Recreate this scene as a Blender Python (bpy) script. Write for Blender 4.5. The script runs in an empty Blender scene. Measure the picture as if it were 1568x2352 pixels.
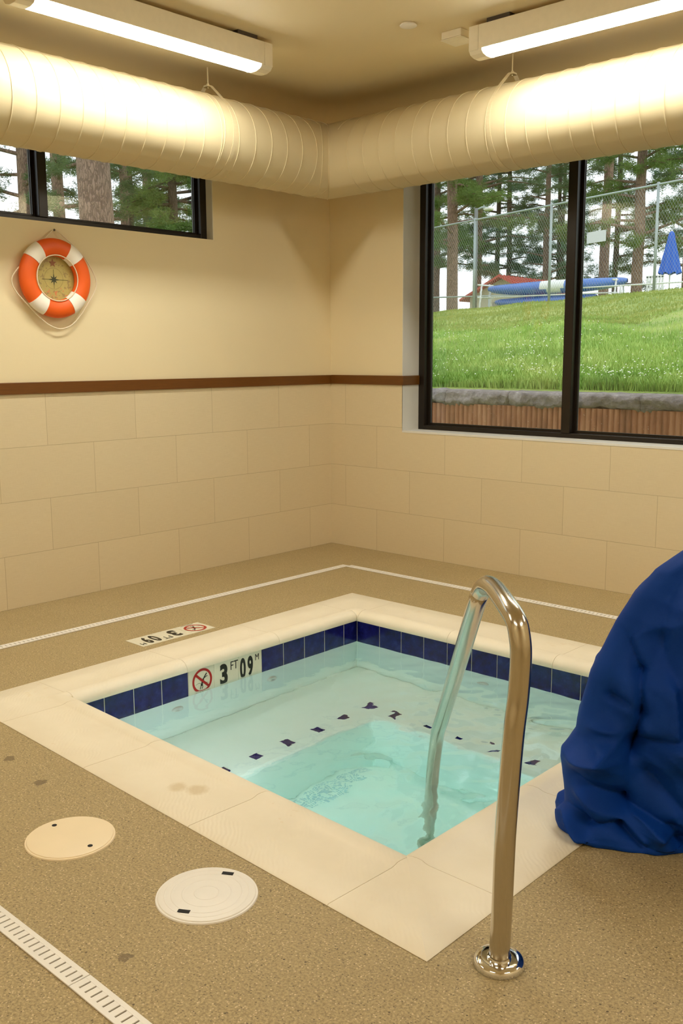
import bpy, bmesh, math, random
import numpy as np
from mathutils import Vector, Matrix
R = random.Random(7)
sc = bpy.context.scene
col = sc.collection
# ------------------------------------------------------------------ camera
cam = bpy.data.cameras.new('camera')
cam.sensor_fit = 'VERTICAL'; cam.sensor_height = 36.0
cam.lens = 36.0 * 2205.2436 / 2352
cam.clip_start = 0.05; cam.clip_end = 500
co = bpy.data.objects.new('camera', cam); col.objects.link(co)
YAW, PIT, ROL = -0.7460057, -0.1605692, -0.0041531
CAM = Vector((4.96869, -5.26346, 1.41049))
fw = Vector((math.sin(YAW)*math.cos(PIT), math.cos(YAW)*math.cos(PIT), math.sin(PIT)))
rt = Vector((math.cos(YAW), -math.sin(YAW), 0)); up = rt.cross(fw)
r2 = rt*math.cos(ROL) + up*math.sin(ROL); u2 = -rt*math.sin(ROL) + up*math.cos(ROL)
M = Matrix((r2, u2, -fw)).transposed().to_4x4(); M.translation = CAM
co.matrix_world = M
sc.camera = co
# ------------------------------------------------------------------ world: overcast sky
w = bpy.data.worlds.new('world'); sc.world = w; w.use_nodes = True
bg = w.node_tree.nodes['Background']
bg.inputs[0].default_value = (0.90, 0.95, 1.0, 1); bg.inputs[1].default_value = 1.0
sc.view_settings.view_transform = 'Standard'; sc.view_settings.look = 'None'
sc.view_settings.gamma = 1.0; sc.view_settings.exposure = 1.0
sc.view_settings.use_curve_mapping = False
LAMP_POWER = 27.0
LAMP_COL = (1.0, 0.975, 0.865)
sc.cycles.max_bounces = 18; sc.cycles.transmission_bounces = 10; sc.cycles.diffuse_bounces = 10
sc.cycles.glossy_bounces = 5; sc.cycles.transparent_max_bounces = 12
sc.cycles.caustics_refractive = True; sc.cycles.caustics_reflective = False
sc.cycles.blur_glossy = 1.0; sc.cycles.sample_clamp_indirect = 0.0
# ------------------------------------------------------------------ material helpers
class NT:
    def __init__(s, name):
        s.m = bpy.data.materials.new(name); s.m.use_nodes = True
        s.t = s.m.node_tree; s.b = s.t.nodes['Principled BSDF']; s.out = s.t.nodes['Material Output']
    def n(s, typ, **kw):
        x = s.t.nodes.new(typ)
        for k, v in kw.items(): setattr(x, k, v)
        return x
    def l(s, a, b): s.t.links.new(a, b)
    def val(s, sock, v):
        if isinstance(v, (int, float)): sock.default_value = v
        elif isinstance(v, tuple): sock.default_value = v if len(v) == 4 or len(sock.default_value) == 3 else (*v, 1)
        else: s.l(v, sock)
    def math(s, op, a, b=0.0, c=None):
        x = s.n('ShaderNodeMath', operation=op); s.val(x.inputs[0], a); s.val(x.inputs[1], b)
        if c is not None: s.val(x.inputs[2], c)
        return x.outputs[0]
    def mix(s, f, a, b, mode='MIX'):
        x = s.n('ShaderNodeMix', data_type='RGBA', blend_type=mode)
        s.val(x.inputs[0], f); s.val(x.inputs[6], a); s.val(x.inputs[7], b); return x.outputs[2]
    def pos(s):
        return s.n('ShaderNodeNewGeometry').outputs['Position']
    def obj(s):
        return s.n('ShaderNodeTexCoord').outputs['Object']
    def sep(s, v):
        x = s.n('ShaderNodeSeparateXYZ'); s.l(v, x.inputs[0]); return x.outputs
    def noise(s, vec, scale, detail=3, rough=.5, out=0):
        x = s.n('ShaderNodeTexNoise'); s.l(vec, x.inputs['Vector'])
        x.inputs['Scale'].default_value = scale; x.inputs['Detail'].default_value = detail
        x.inputs['Roughness'].default_value = rough; return x.outputs[out]
    def vor(s, vec, scale, out='Distance', feature='F1'):
        x = s.n('ShaderNodeTexVoronoi', feature=feature); s.l(vec, x.inputs['Vector'])
        x.inputs['Scale'].default_value = scale; return x.outputs[out]
    def ramp(s, f, stops):
        x = s.n('ShaderNodeValToRGB'); s.val(x.inputs[0], f); e = x.color_ramp.elements
        while len(e) < len(stops): e.new(0.5)
        for i, (p, c) in enumerate(stops):
            e[i].position = p; e[i].color = (*c, 1) if len(c) == 3 else c
        return x.outputs[0]
    def scale(s, v, k):
        x = s.n('ShaderNodeVectorMath', operation='MULTIPLY'); s.l(v, x.inputs[0]); x.inputs[1].default_value = k
        return x.outputs[0]
    def bump(s, h, strength=.3, dist=.01):
        x = s.n('ShaderNodeBump'); s.val(x.inputs['Height'], h)
        x.inputs['Strength'].default_value = strength; x.inputs['Distance'].default_value = dist
        s.l(x.outputs[0], s.b.inputs['Normal']); return x
    def col(s, v): s.val(s.b.inputs['Base Color'], v)
    def rough(s, v): s.val(s.b.inputs['Roughness'], v)
def srgb(r, g, b):
    f = lambda c: (c/255/12.92) if c <= 10 else ((c/255+.055)/1.055)**2.4
    return (f(r), f(g), f(b))
def plain(name, c, rough=.5, metal=0, var=.06, scale=30, bump=0, coat=0):
    k = NT(name); o = k.obj(); nz = k.noise(o, scale, 3)
    a = tuple(x*(1-var) for x in c); b = tuple(min(1, x*(1+var)) for x in c)
    k.col(k.mix(nz, a, b)); k.rough(rough); k.b.inputs['Metallic'].default_value = metal
    if bump: k.bump(nz, bump, .004)
    if coat: k.b.inputs['Coat Weight'].default_value = coat
    return k.m
# ------------------------------------------------------------------ mesh helpers
def link(name, me, m, parent=None, smooth=False):
    o = bpy.data.objects.new(name, me); col.objects.link(o)
    if m is not None:
        for x in (m if isinstance(m, (list, tuple)) else [m]): me.materials.append(x)
    if parent is not None: o.parent = parent
    if smooth and len(me.polygons): me.polygons.foreach_set('use_smooth', [True]*len(me.polygons))
    return o
class MB:
    """collects shapes into one mesh"""
    def __init__(s): s.v = []; s.f = []; s.mi = []
    def add(s, vs, fs, mi=0):
        n = len(s.v); s.v += [tuple(p) for p in vs]; s.f += [tuple(i+n for i in f) for f in fs]; s.mi += [mi]*len(fs)
    def box(s, a, b, mi=0):
        (x0, y0, z0), (x1, y1, z1) = a, b
        s.add([(x0,y0,z0),(x1,y0,z0),(x1,y1,z0),(x0,y1,z0),(x0,y0,z1),(x1,y0,z1),(x1,y1,z1),(x0,y1,z1)],
              [(0,3,2,1),(4,5,6,7),(0,1,5,4),(1,2,6,5),(2,3,7,6),(3,0,4,7)], mi)
    def quad(s, *p): s.add(p, [tuple(range(len(p)))])
    def tube(s, pts, r, n=12, cap=True, mi=0, closed=False):
        pts = [Vector(p) for p in pts]; rr = r if isinstance(r, (list, tuple)) else [r]*len(pts)
        m = len(pts); T = []
        for i in range(m):
            a = pts[(i-1) % m] if closed else pts[max(i-1, 0)]
            b = pts[(i+1) % m] if closed else pts[min(i+1, m-1)]
            T.append((b-a).normalized())
        N = T[0].orthogonal().normalized(); vs = []
        for i in range(m):
            N = (N - T[i]*N.dot(T[i])).normalized(); B = T[i].cross(N)
            for k in range(n):
                a = 2*math.pi*k/n; vs.append(pts[i] + (N*math.cos(a) + B*math.sin(a))*rr[i])
        fs = []
        for i in range(m if closed else m-1):
            j = (i+1) % m
            for k in range(n): fs.append((i*n+k, i*n+(k+1) % n, j*n+(k+1) % n, j*n+k))
        if cap and not closed: fs += [tuple(reversed(range(n))), tuple(range((m-1)*n, m*n))]
        s.add(vs, fs, mi)
    def cyl(s, c, r, z0, z1, n=32, mi=0): s.tube([(c[0], c[1], z0), (c[0], c[1], z1)], r, n, mi=mi)
    def lathe(s, prof, n=32, c=(0,0,0), mi=0, mat=None):
        vs = []; m = len(prof)
        for k in range(n):
            a = 2*math.pi*k/n
            for (r, z) in prof:
                p = Vector((r*math.cos(a), r*math.sin(a), z))
                if mat is not None: p = mat @ p
                vs.append(p + Vector(c))
        fs = [(k*m+i, ((k+1) % n)*m+i, ((k+1) % n)*m+i+1, k*m+i+1) for k in range(n) for i in range(m-1)]
        s.add(vs, fs, mi)
    def prism(s, poly, axis, a, b, mi=0):
        """poly: 2-D points; axis 0/1/2 extruded a..b"""
        def P(u, v, t): return {0: (t, u, v), 1: (u, t, v), 2: (u, v, t)}[axis]
        n = len(poly); s.add([P(u, v, a) for u, v in poly] + [P(u, v, b) for u, v in poly],
            [tuple(reversed(range(n))), tuple(range(n, 2*n))] + [(i, (i+1) % n, n+(i+1) % n, n+i) for i in range(n)], mi)
    def build(s, name, m, parent=None, smooth=False, bevel=0, auto=False):
        me = bpy.data.meshes.new(name); me.from_pydata(s.v, [], s.f); me.update()
        o = link(name, me, m, parent, smooth)
        me.polygons.foreach_set('material_index', s.mi)
        bm = bmesh.new(); bm.from_mesh(me); bmesh.ops.recalc_face_normals(bm, faces=bm.faces)
        if bevel:
            es = [e for e in bm.edges if len(e.link_faces) == 2 and e.calc_face_angle(0) > .6]
            bmesh.ops.bevel(bm, geom=es, offset=bevel, segments=2, affect='EDGES', profile=.5)
        bm.to_mesh(me); bm.free()
        if auto:
            me.polygons.foreach_set('use_smooth', [True]*len(me.polygons)); me.set_sharp_from_angle(angle=.7)
        return o
def tag(o, label=None, cat=None, group=None, kind=None):
    if label: o['label'] = label
    if cat: o['category'] = cat
    if group: o['group'] = group
    if kind: o['kind'] = kind
    return o
def empty(name, loc=(0,0,0)):
    o = bpy.data.objects.new(name, None); col.objects.link(o); o.location = loc; o.empty_display_size = .1
    return o
def thing(name, label, cat, loc=(0,0,0), group=None):
    return tag(empty(name, loc), label, cat, group)
def struct(o): o['kind'] = 'structure'; return o
def text_mesh(mb, body, x0, y0, h, wscale, bold, M4, mi=0, depth=.0006):
    """lettering as flat raised mesh; text plane mapped through matrix M4 (x right, y up, z out)"""
    cu = bpy.data.curves.new('t', 'FONT'); cu.body = body; cu.size = 1.0; cu.offset = bold; cu.extrude = depth/h
    cu.resolution_u = 6
    ob = bpy.data.objects.new('t', cu); me = bpy.data.meshes.new_from_object(ob)
    vs = [v.co.copy() for v in me.vertices]
    mnx = min(v.x for v in vs); mxx = max(v.x for v in vs); mny = min(v.y for v in vs); mxy = max(v.y for v in vs)
    k = h/(mxy-mny)
    out = [M4 @ Vector((x0+(v.x-mnx)*k*wscale, y0+(v.y-mny)*k, v.z*k)) for v in vs]
    mb.add(out, [tuple(p.vertices) for p in me.polygons], mi)
    wd = (mxx-mnx)*k*wscale
    bpy.data.objects.remove(ob); bpy.data.curves.remove(cu); bpy.data.meshes.remove(me)
    return wd
# ------------------------------------------------------------------ materials
def m_paint(name, c, bump=.25):
    k = NT(name); p = k.pos(); nz = k.noise(p, 260, 3, .6); lg = k.noise(p, 1.3, 2)
    k.col(k.mix(lg, tuple(x*.97 for x in c), tuple(min(1, x*1.03) for x in c)))
    k.rough(.62); k.bump(nz, bump, .0015); k.b.inputs['Specular IOR Level'].default_value = .3
    return k.m
PAINT = m_paint('cream wall paint', srgb(228, 213, 176))
CEIL = m_paint('cream ceiling paint', srgb(224, 209, 174), .35)
WHITE_REV = m_paint('white reveal paint', srgb(222, 220, 212), .1)
def m_walltile(name, axis, phase, first):
    k = NT(name); p = k.pos(); X, Y, Z = k.sep(p)
    u = X if axis == 0 else k.math('MULTIPLY', Y, -1.0)
    row = k.math('FLOOR', k.math('DIVIDE', Z, .3048))
    par = k.math('FLOORED_MODULO', k.math('ADD', row, float(first)), 2.0)
    uu = k.math('SUBTRACT', k.math('SUBTRACT', u, phase), k.math('MULTIPLY', par, .3048))
    fu = k.math('DIVIDE', uu, .6096); cell = k.math('FLOOR', fu)
    fr = k.math('FRACT', fu); du = k.math('MULTIPLY', k.math('MINIMUM', fr, k.math('SUBTRACT', 1.0, fr)), .6096)
    fz = k.math('FRACT', k.math('DIVIDE', Z, .3048)); dz = k.math('MULTIPLY', k.math('MINIMUM', fz, k.math('SUBTRACT', 1.0, fz)), .3048)
    d = k.math('MINIMUM', du, dz)
    j = k.math('SUBTRACT', 1.0, k.math('SMOOTH_MIN', 1.0, k.math('DIVIDE', d, .0021), .2))
    j = k.math('MAXIMUM', j, 0.0)
    st = k.noise(k.scale(p, (14, 14, 420)), 1.0, 3, .6)
    st2 = k.noise(k.scale(p, (420, 420, 30)), 1.0, 2, .6)
    cb = k.n('ShaderNodeCombineXYZ'); k.l(cell, cb.inputs[0]); k.l(row, cb.inputs[1])
    wn = k.n('ShaderNodeTexWhiteNoise'); k.l(cb.outputs[0], wn.inputs[0])
    base = k.mix(k.math('ADD', k.math('MULTIPLY', st, .6), k.math('MULTIPLY', st2, .4)), srgb(204, 187, 150), srgb(228, 214, 182))
    base = k.mix(wn.outputs[0], base, k.mix(1.0, base, (.955, .95, .94), 'MULTIPLY'))
    k.col(k.mix(k.math('MULTIPLY', j, .75), base, srgb(150, 128, 90)))
    k.rough(.42)
    k.bump(k.math('SUBTRACT', k.math('MULTIPLY', st, .25), j), .35, .0012)
    return k.m
TILE_L = m_walltile('fabric-look wall tile left', 1, .2332, 0)
TILE_R = m_walltile('fabric-look wall tile right', 0, .1496, 1)
def m_floor():
    k = NT('exposed aggregate deck'); p = k.pos()
    a = k.noise(p, 2.2, 4, .6); fine = k.ramp(k.noise(p, 150, 3, .7), [(.36, (0, 0, 0)), (.64, (1, 1, 1))])
    base = k.mix(fine, srgb(138, 119, 80), srgb(204, 184, 138))
    base = k.mix(k.math('MULTIPLY', a, .55), base, srgb(156, 136, 92))
    v = k.n('ShaderNodeTexVoronoi'); k.l(p, v.inputs['Vector']); v.inputs['Scale'].default_value = 150
    lt = k.math('LESS_THAN', v.outputs['Distance'], .30)
    sel = k.sep(v.outputs['Color'])
    light = k.math('MULTIPLY', lt, k.math('GREATER_THAN', sel[0], .74))
    dark = k.math('MULTIPLY', lt, k.math('GREATER_THAN', sel[1], .76))
    base = k.mix(k.math('MULTIPLY', light, .75), base, srgb(228, 208, 168))
    base = k.mix(k.math('MULTIPLY', dark, .7), base, srgb(82, 66, 44))
    v2 = k.n('ShaderNodeTexVoronoi'); k.l(p, v2.inputs['Vector']); v2.inputs['Scale'].default_value = 46
    s2 = k.math('MULTIPLY', k.math('LESS_THAN', v2.outputs['Distance'], .13), k.math('GREATER_THAN', k.sep(v2.outputs['Color'])[0], .86))
    base = k.mix(k.math('MULTIPLY', s2, .8), base, srgb(70, 55, 36))
    # worn scuff marks
    for (sx, sy, rr) in ((1.898, -3.693, .026), (2.156, -3.717, .028), (3.17, -4.085, .020)):
        dn = k.n('ShaderNodeVectorMath', operation='DISTANCE'); k.l(p, dn.inputs[0]); dn.inputs[1].default_value = (sx, sy, 0)
        q = k.math('ADD', dn.outputs['Value'], k.math('MULTIPLY', k.math('SUBTRACT', k.noise(p, 40, 4, .7), .5), .05))
        mk = k.math('LESS_THAN', q, rr*.75)
        base = k.mix(k.math('MULTIPLY', mk, .6), base, srgb(84, 68, 46))
    k.col(base); k.rough(k.math('ADD', .38, k.math('MULTIPLY', fine, .3)))
    k.bump(k.math('ADD', fine, k.math('MULTIPLY', v.outputs['Distance'], .6)), .35, .003)
    return k.m
FLOOR = m_floor()
def m_coping():
    k = NT('cast cream coping stone'); p = k.pos(); o = p
    lg = k.noise(o, 6, 4, .6); fn = k.noise(o, 60, 3)
    base = k.mix(lg, srgb(228, 217, 192), srgb(242, 233, 212))
    base = k.mix(k.math('MULTIPLY', k.math('GREATER_THAN', k.noise(o, 3.2, 5, .75), .66), .18), base, srgb(214, 188, 140))
    for (sx, sy, rr) in ((2.535, -3.435, .02), (2.60, -3.405, .022)):
        dn = k.n('ShaderNodeVectorMath', operation='DISTANCE'); k.l(p, dn.inputs[0]); dn.inputs[1].default_value = (sx, sy, 0)
        q = k.math('ADD', dn.outputs['Value'], k.math('MULTIPLY', k.math('SUBTRACT', k.noise(p, 30, 3, .7), .5), .03))
        mk = k.n('ShaderNodeMapRange'); k.l(q, mk.inputs[0]); mk.inputs[1].default_value = rr; mk.inputs[2].default_value = rr*2; mk.inputs[3].default_value = .5; mk.inputs[4].default_value = 0
        base = k.mix(mk.outputs[0], base, srgb(196, 172, 122))
    k.col(base); k.rough(.48)
    # shallow embossed grip pattern: short wavy ribs
    X, Y, Z = k.sep(p)
    wv = k.math('SINE', k.math('ADD', k.math('MULTIPLY', k.math('ADD', X, Y), 330.0), k.math('MULTIPLY', k.noise(p, 9, 2), 22.0)))
    msk = k.math('GREATER_THAN', k.noise(p, 5.5, 1), .52)
    k.bump(k.math('ADD', k.math('MULTIPLY', k.math('MULTIPLY', wv, msk), .35), k.math('MULTIPLY', fn, .5)), .22, .002)
    return k.m
COPING = m_coping()
def m_navy():
    k = NT('glazed navy tile'); p = k.pos(); a = k.noise(p, 22, 4, .7)
    k.col(k.ramp(a, [(.3, srgb(12, 12, 66)), (.55, srgb(24, 26, 104)), (.75, srgb(44, 50, 130))]))
    k.rough(.12); k.bump(k.noise(p, 60, 2), .12, .001); return k.m
NAVY = m_navy()
GROUT = plain('pale grout', srgb(228, 222, 206), .8)
PLASTER = None
def m_plaster():
    k = NT('white marble plaster'); p = k.pos(); a = k.noise(p, 5, 4, .6)
    k.col(k.mix(a, srgb(236, 246, 242), srgb(248, 252, 248))); k.rough(.6); return k.m
PLASTER = m_plaster()
def m_water():
    k = NT('spa water'); k.t.nodes.remove(k.b)
    g = k.n('ShaderNodeBsdfGlass'); g.inputs['IOR'].default_value = 1.333; g.inputs['Roughness'].default_value = 0.0
    p = k.pos()
    b = k.n('ShaderNodeBump'); k.l(k.noise(p, 14, 3, .55), b.inputs['Height'])
    b.inputs['Strength'].default_value = .12; b.inputs['Distance'].default_value = .006
    k.l(b.outputs[0], g.inputs['Normal']); k.l(g.outputs[0], k.out.inputs['Surface'])
    va = k.n('ShaderNodeVolumeAbsorption'); va.inputs['Color'].default_value = (.40, .92, .90, 1); va.inputs['Density'].default_value = .36
    k.l(va.outputs[0], k.out.inputs['Volume']); return k.m
WATER = m_water()
def m_glass():
    k = NT('window glass'); k.t.nodes.remove(k.b)
    tr = k.n('ShaderNodeBsdfTransparent'); tr.inputs[0].default_value = (.95, .97, .96, 1)
    gl = k.n('ShaderNodeBsdfGlossy'); gl.inputs['Roughness'].default_value = .02
    fr = k.n('ShaderNodeFresnel'); fr.inputs['IOR'].default_value = 1.5
    mx = k.n('ShaderNodeMixShader'); k.l(fr.outputs[0], mx.inputs[0]); k.l(tr.outputs[0], mx.inputs[1]); k.l(gl.outputs[0], mx.inputs[2])
    k.l(mx.outputs[0], k.out.inputs['Surface']); return k.m
GLASS = m_glass()
BRONZE = plain('dark bronze window frame', srgb(34, 26, 18), .35, .3, .1, 80)
GASKET = plain('grey glazing bead', srgb(120, 122, 122), .4, .6)
def m_wood():
    k = NT('stained oak rail'); p = k.pos(); g = k.noise(k.scale(p, (6, 6, 180)), 1, 4, .65)
    k.col(k.mix(g, srgb(82, 48, 10), srgb(122, 74, 22))); k.rough(.35); return k.m
WOOD = m_wood()
DUCTP = m_paint('painted duct metal', srgb(206, 192, 156), .08)
DUCTP.node_tree.nodes['Principled BSDF'].inputs['Roughness'].default_value = .55
DUCTP.node_tree.nodes['Principled BSDF'].inputs['Specular IOR Level'].default_value = .3
FIXT = plain('white fixture enamel', srgb(228, 220, 200), .4)
def m_emit(name, c, s):
    k = NT(name); k.t.nodes.remove(k.b); e = k.n('ShaderNodeEmission'); e.inputs[0].default_value = (*c, 1); e.inputs[1].default_value = s
    k.l(e.outputs[0], k.out.inputs['Surface']); return k.m
LAMP = m_emit('lit diffuser', LAMP_COL, LAMP_POWER)
WHITEP = plain('white plastic', srgb(236, 232, 224), .4, 0, .03, 20)
CREAMP = plain('cream plastic', srgb(240, 222, 188), .4, 0, .05, 8)
BLACK = plain('painted slot shade', (.01, .01, .01), .8)
DARKIN = plain('dark drain channel', srgb(96, 76, 50), .9)
def m_steel():
    k = NT('brushed stainless steel'); o = k.pos(); X, Y, Z = k.sep(o)
    nz = k.noise(k.scale(o, (260, 260, 30)), 1, 1)
    k.col(k.mix(nz, (.54, .49, .41), (.60, .55, .46))); k.b.inputs['Metallic'].default_value = 1
    k.rough(.19); return k.m
STEEL = m_steel()
CHROME = plain('polished chrome', (.82, .82, .84), .06, 1, .02)
def m_blue():
    k = NT('royal blue cover fabric'); o = k.pos()
    a = k.noise(k.scale(o, (1, 1, 1)), 700, 2); b = k.noise(o, 3, 3)
    k.col(k.mix(b, srgb(0, 46, 126), srgb(4, 66, 162))); k.rough(.62)
    k.b.inputs['Specular IOR Level'].default_value = .18
    k.bump(k.math('ADD', a, k.math('MULTIPLY', k.noise(o, 28, 3, .6), 1.2)), .25, .003); return k.m
BLUE = m_blue()
ORANGE = plain('orange ring vinyl', srgb(226, 90, 4), .5, 0, .05, 12)
BAND = plain('white ring band', srgb(238, 232, 220), .5, 0, .04, 20)
ROPE = plain('white cord', srgb(226, 212, 184), .8, 0, .15, 300, .4)

# ================================================================== THE ROOM
H = 3.05
X1, Y1 = 7.2, -7.6           # far sides of the room behind the camera
# spa outer quad and inner rectangle
QO = [Vector((1.188, -1.083)), Vector((3.702, -1.076)), Vector((3.712, -3.614)), Vector((1.232, -3.528))]
QI = [Vector((1.500, -1.390)), Vector((3.372, -1.390)), Vector((3.372, -3.270)), Vector((1.500, -3.200))]
# floor: a slab with the pool opening
fm = MB()
OUT = [Vector((-.15, .25)), Vector((X1+.15, .25)), Vector((X1+.15, Y1-.15)), Vector((-.15, Y1-.15))]
IN = [q + (Vector((2.45, -2.33)) - q).normalized()*.12 for q in QO]
for i in range(4):
    a, b, c, d = OUT[i], OUT[(i+1) % 4], IN[(i+1) % 4], IN[i]
    for z, rev in ((0, 0), (-.18, 1)):
        q = [(a.x, a.y, z), (b.x, b.y, z), (c.x, c.y, z), (d.x, d.y, z)]
        fm.quad(*q)
    fm.quad((d.x, d.y, 0), (c.x, c.y, 0), (c.x, c.y, -.18), (d.x, d.y, -.18))
    fm.quad((a.x, a.y, 0), (b.x, b.y, 0), (b.x, b.y, -.18), (a.x, a.y, -.18))
# coping stones are set 3 mm proud of the slab edge
floor = struct(fm.build('floor', FLOOR))
# walls with window openings
LW = dict(y0=-3.9, y1=-1.10, z0=2.161, z1=2.80)
RW = dict(x0=.69, x1=4.35, z0=.893, z1=2.80)
def wall_with_hole(name, axis, t0, t1, lo, hi, hlo, hhi, z0, z1, m, zb=0.0):
    mb = MB()
    def B(a, b, c, d):
        if b-a < 1e-4 or d-c < 1e-4: return
        if axis == 'y': mb.box((t0, a, c), (t1, b, d))
        else: mb.box((a, t0, c), (b, t1, d))
    B(lo, hlo, zb, H); B(hhi, hi, zb, H); B(hlo, hhi, zb, z0); B(hlo, hhi, z1, H)
    return mb.build(name, m)
wl = struct(wall_with_hole('wall_left', 'y', -.15, -.004, Y1, .15, LW['y0'], LW['y1'], LW['z0'], LW['z1'], PAINT, -.05))
mb = MB(); mb.box((-.004, Y1, -.02), (0, 0, 1.215)); mb.build('tile_cladding', TILE_L, wl)
wr = struct(wall_with_hole('wall_right', 'x', .004, .30, -.15, X1, RW['x0'], RW['x1'], RW['z0'], RW['z1'], PAINT, -.05))
mb = MB(); mb.box((0, 0, -.02), (RW['x0'], .004, 1.215)); mb.box((RW['x0'], 0, -.02), (RW['x1'], .004, RW['z0'])); mb.box((RW['x1'], 0, -.02), (X1, .004, 1.215))
mb.build('tile_cladding', TILE_R, wr)
# white-painted reveals and sill of the two openings
rv = MB()
e = .003
rv.box((RW['x0']-e, .0, RW['z0']), (RW['x0']+.0005, .2, RW['z1'])); rv.box((RW['x1']-.0005, 0, RW['z0']), (RW['x1']+e, .2, RW['z1']))
rv.box((RW['x0'], -.002, RW['z0']-.012), (RW['x1'], .2, RW['z0']+.001)); rv.build('window_reveal', WHITE_REV, wr)
rv = MB(); rv.box((-.16, LW['y1']-.0005, LW['z0']), (-.003, LW['y1']+e, LW['z1'])); rv.box((-.16, LW['y0']-e, LW['z0']), (-.003, LW['y0']+.0005, LW['z1']))
rv.build('window_reveal', WHITE_REV, wl)
mb = MB(); mb.box((X1, Y1, 0), (X1+.15, .3, H)); struct(mb.build('wall_side', PAINT))
mb = MB(); mb.box((-.15, Y1-.15, 0), (X1+.15, Y1, H)); struct(mb.build('wall_back', PAINT))
mb = MB(); mb.box((-.15, Y1-.15, H), (X1+.15, .3, H+.15)); struct(mb.build('ceiling', CEIL))
# wood chair rail (trim)
mb = MB(); mb.box((0, Y1, 1.210), (.014, .0, 1.275)); tr1 = struct(mb.build('trim_1', WOOD, bevel=.003))
mb = MB(); mb.box((.014, -.014, 1.211), (RW['x0'], .0, 1.276)); mb.box((RW['x0']-.001, -.014, 1.211), (RW['x0']+.014, .175, 1.276))
tr2 = struct(mb.build('trim_2', WOOD, bevel=.003))
# ---- windows
def window(name, axis, lo, hi, z0, z1, f0, f1, mulls, fwid=.042, mw=.055):
    """frame members between depths f0 (room side) and f1"""
    w_ = struct(empty(name))
    def bx(mb, a, b, c, d, p, q):
        if axis == 'x': mb.box((a, p, c), (b, q, d))
        else: mb.box((-q, a, c), (-p, b, d))
    fr = MB()
    bx(fr, lo, lo+fwid, z0, z1, f0, f1); bx(fr, hi-fwid, hi, z0, z1, f0, f1)
    bx(fr, lo+fwid, hi-fwid, z0, z0+fwid*.62, f0, f1); bx(fr, lo+fwid, hi-fwid, z1-fwid, z1, f0, f1)
    fr.build('window_frame', BRONZE, w_, bevel=.003)
    edges = [lo+fwid] + [m for m in mulls] + [hi-fwid]
    for m in mulls:
        mm = MB(); bx(mm, m-mw/2, m+mw/2, z0+fwid*.62, z1-fwid, f0-.006, f1); mm.build('mullion', BRONZE, w_, bevel=.003)
    segs = []
    a = lo+fwid
    for m in mulls: segs.append((a, m-mw/2)); a = m+mw/2
    segs.append((a, hi-fwid))
    gz0 = z0+fwid*.62; gz1 = z1-fwid
    fm_ = (f0+f1)/2+.02
    for (a, b) in segs:
        bd = MB(); t = .010; s = .016
        bx(bd, a, a+s, gz0, gz1, fm_-.022, fm_-.004); bx(bd, b-s, b, gz0, gz1, fm_-.022, fm_-.004)
        bx(bd, a+s, b-s, gz0, gz0+s, fm_-.022, fm_-.004); bx(bd, a+s, b-s, gz1-s, gz1, fm_-.022, fm_-.004)
        # thin bright gasket line next to the dark bead
        bx(bd, a+s, a+s+.003, gz0+s, gz1-s, fm_-.008, fm_-.003); bx(bd, b-s-.003, b-s, gz0+s, gz1-s, fm_-.008, fm_-.003)
        o = bd.build('glazing_bead', [BRONZE, GASKET], w_)
        for p in list(o.data.polygons)[24:]: p.material_index = 1
        g = MB(); bx(g, a, b, gz0, gz1, fm_-.003, fm_+.003); g.build('glass_pane', GLASS, w_)
    return w_
window('window_1', 'y', LW['y0'], LW['y1'], LW['z0'], LW['z1'], .063, .15, [-2.28], .05, .055)
window('window_2', 'x', RW['x0'], RW['x1'], RW['z0'], RW['z1'], .18, .28, [1.875, 3.06], .05, .062)

# ================================================================== SPA
tub = thing('hot_tub', 'square sunken hot tub with cream coping and navy tile band', 'hot tub', (0, 0, 0))
# coping: mitred ring of cast stones with a rolled nose over the water
prof = [(0.0, -.03), (0.0, .004), (.006, .0065)]   # (fraction-distance from outer edge, z) flat top, then the nose
def cop_profile(wd):
    pr = [(.0, -.06), (.0, .002), (.004, .005)]
    n0 = wd-.085
    pr += [(n0*.5, .0055), (n0-.012, .0055), (n0, .008), (n0+.012, .0125), (n0+.024, .0130)]
    for i in range(1, 11):
        a = i/10*math.radians(100)
        pr.append((n0+.030+.055*math.sin(a)*1.02, .013-.045*(1-math.cos(a))))
    pr.append((wd-.02, -.040)); pr.append((wd-.03, -.060))
    return pr
NI = [q + (q-Vector((2.436, -2.32))).normalized()*-.0 for q in QI]
nose = []   # nose tip corners = inner wall corners pushed 2 cm over the water
for q in QI:
    nose.append(Vector((q.x+(.022 if q.x < 2.4 else -.022), q.y+(-.022 if q.y > -2.3 else .022))))
cop = MB()
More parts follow.
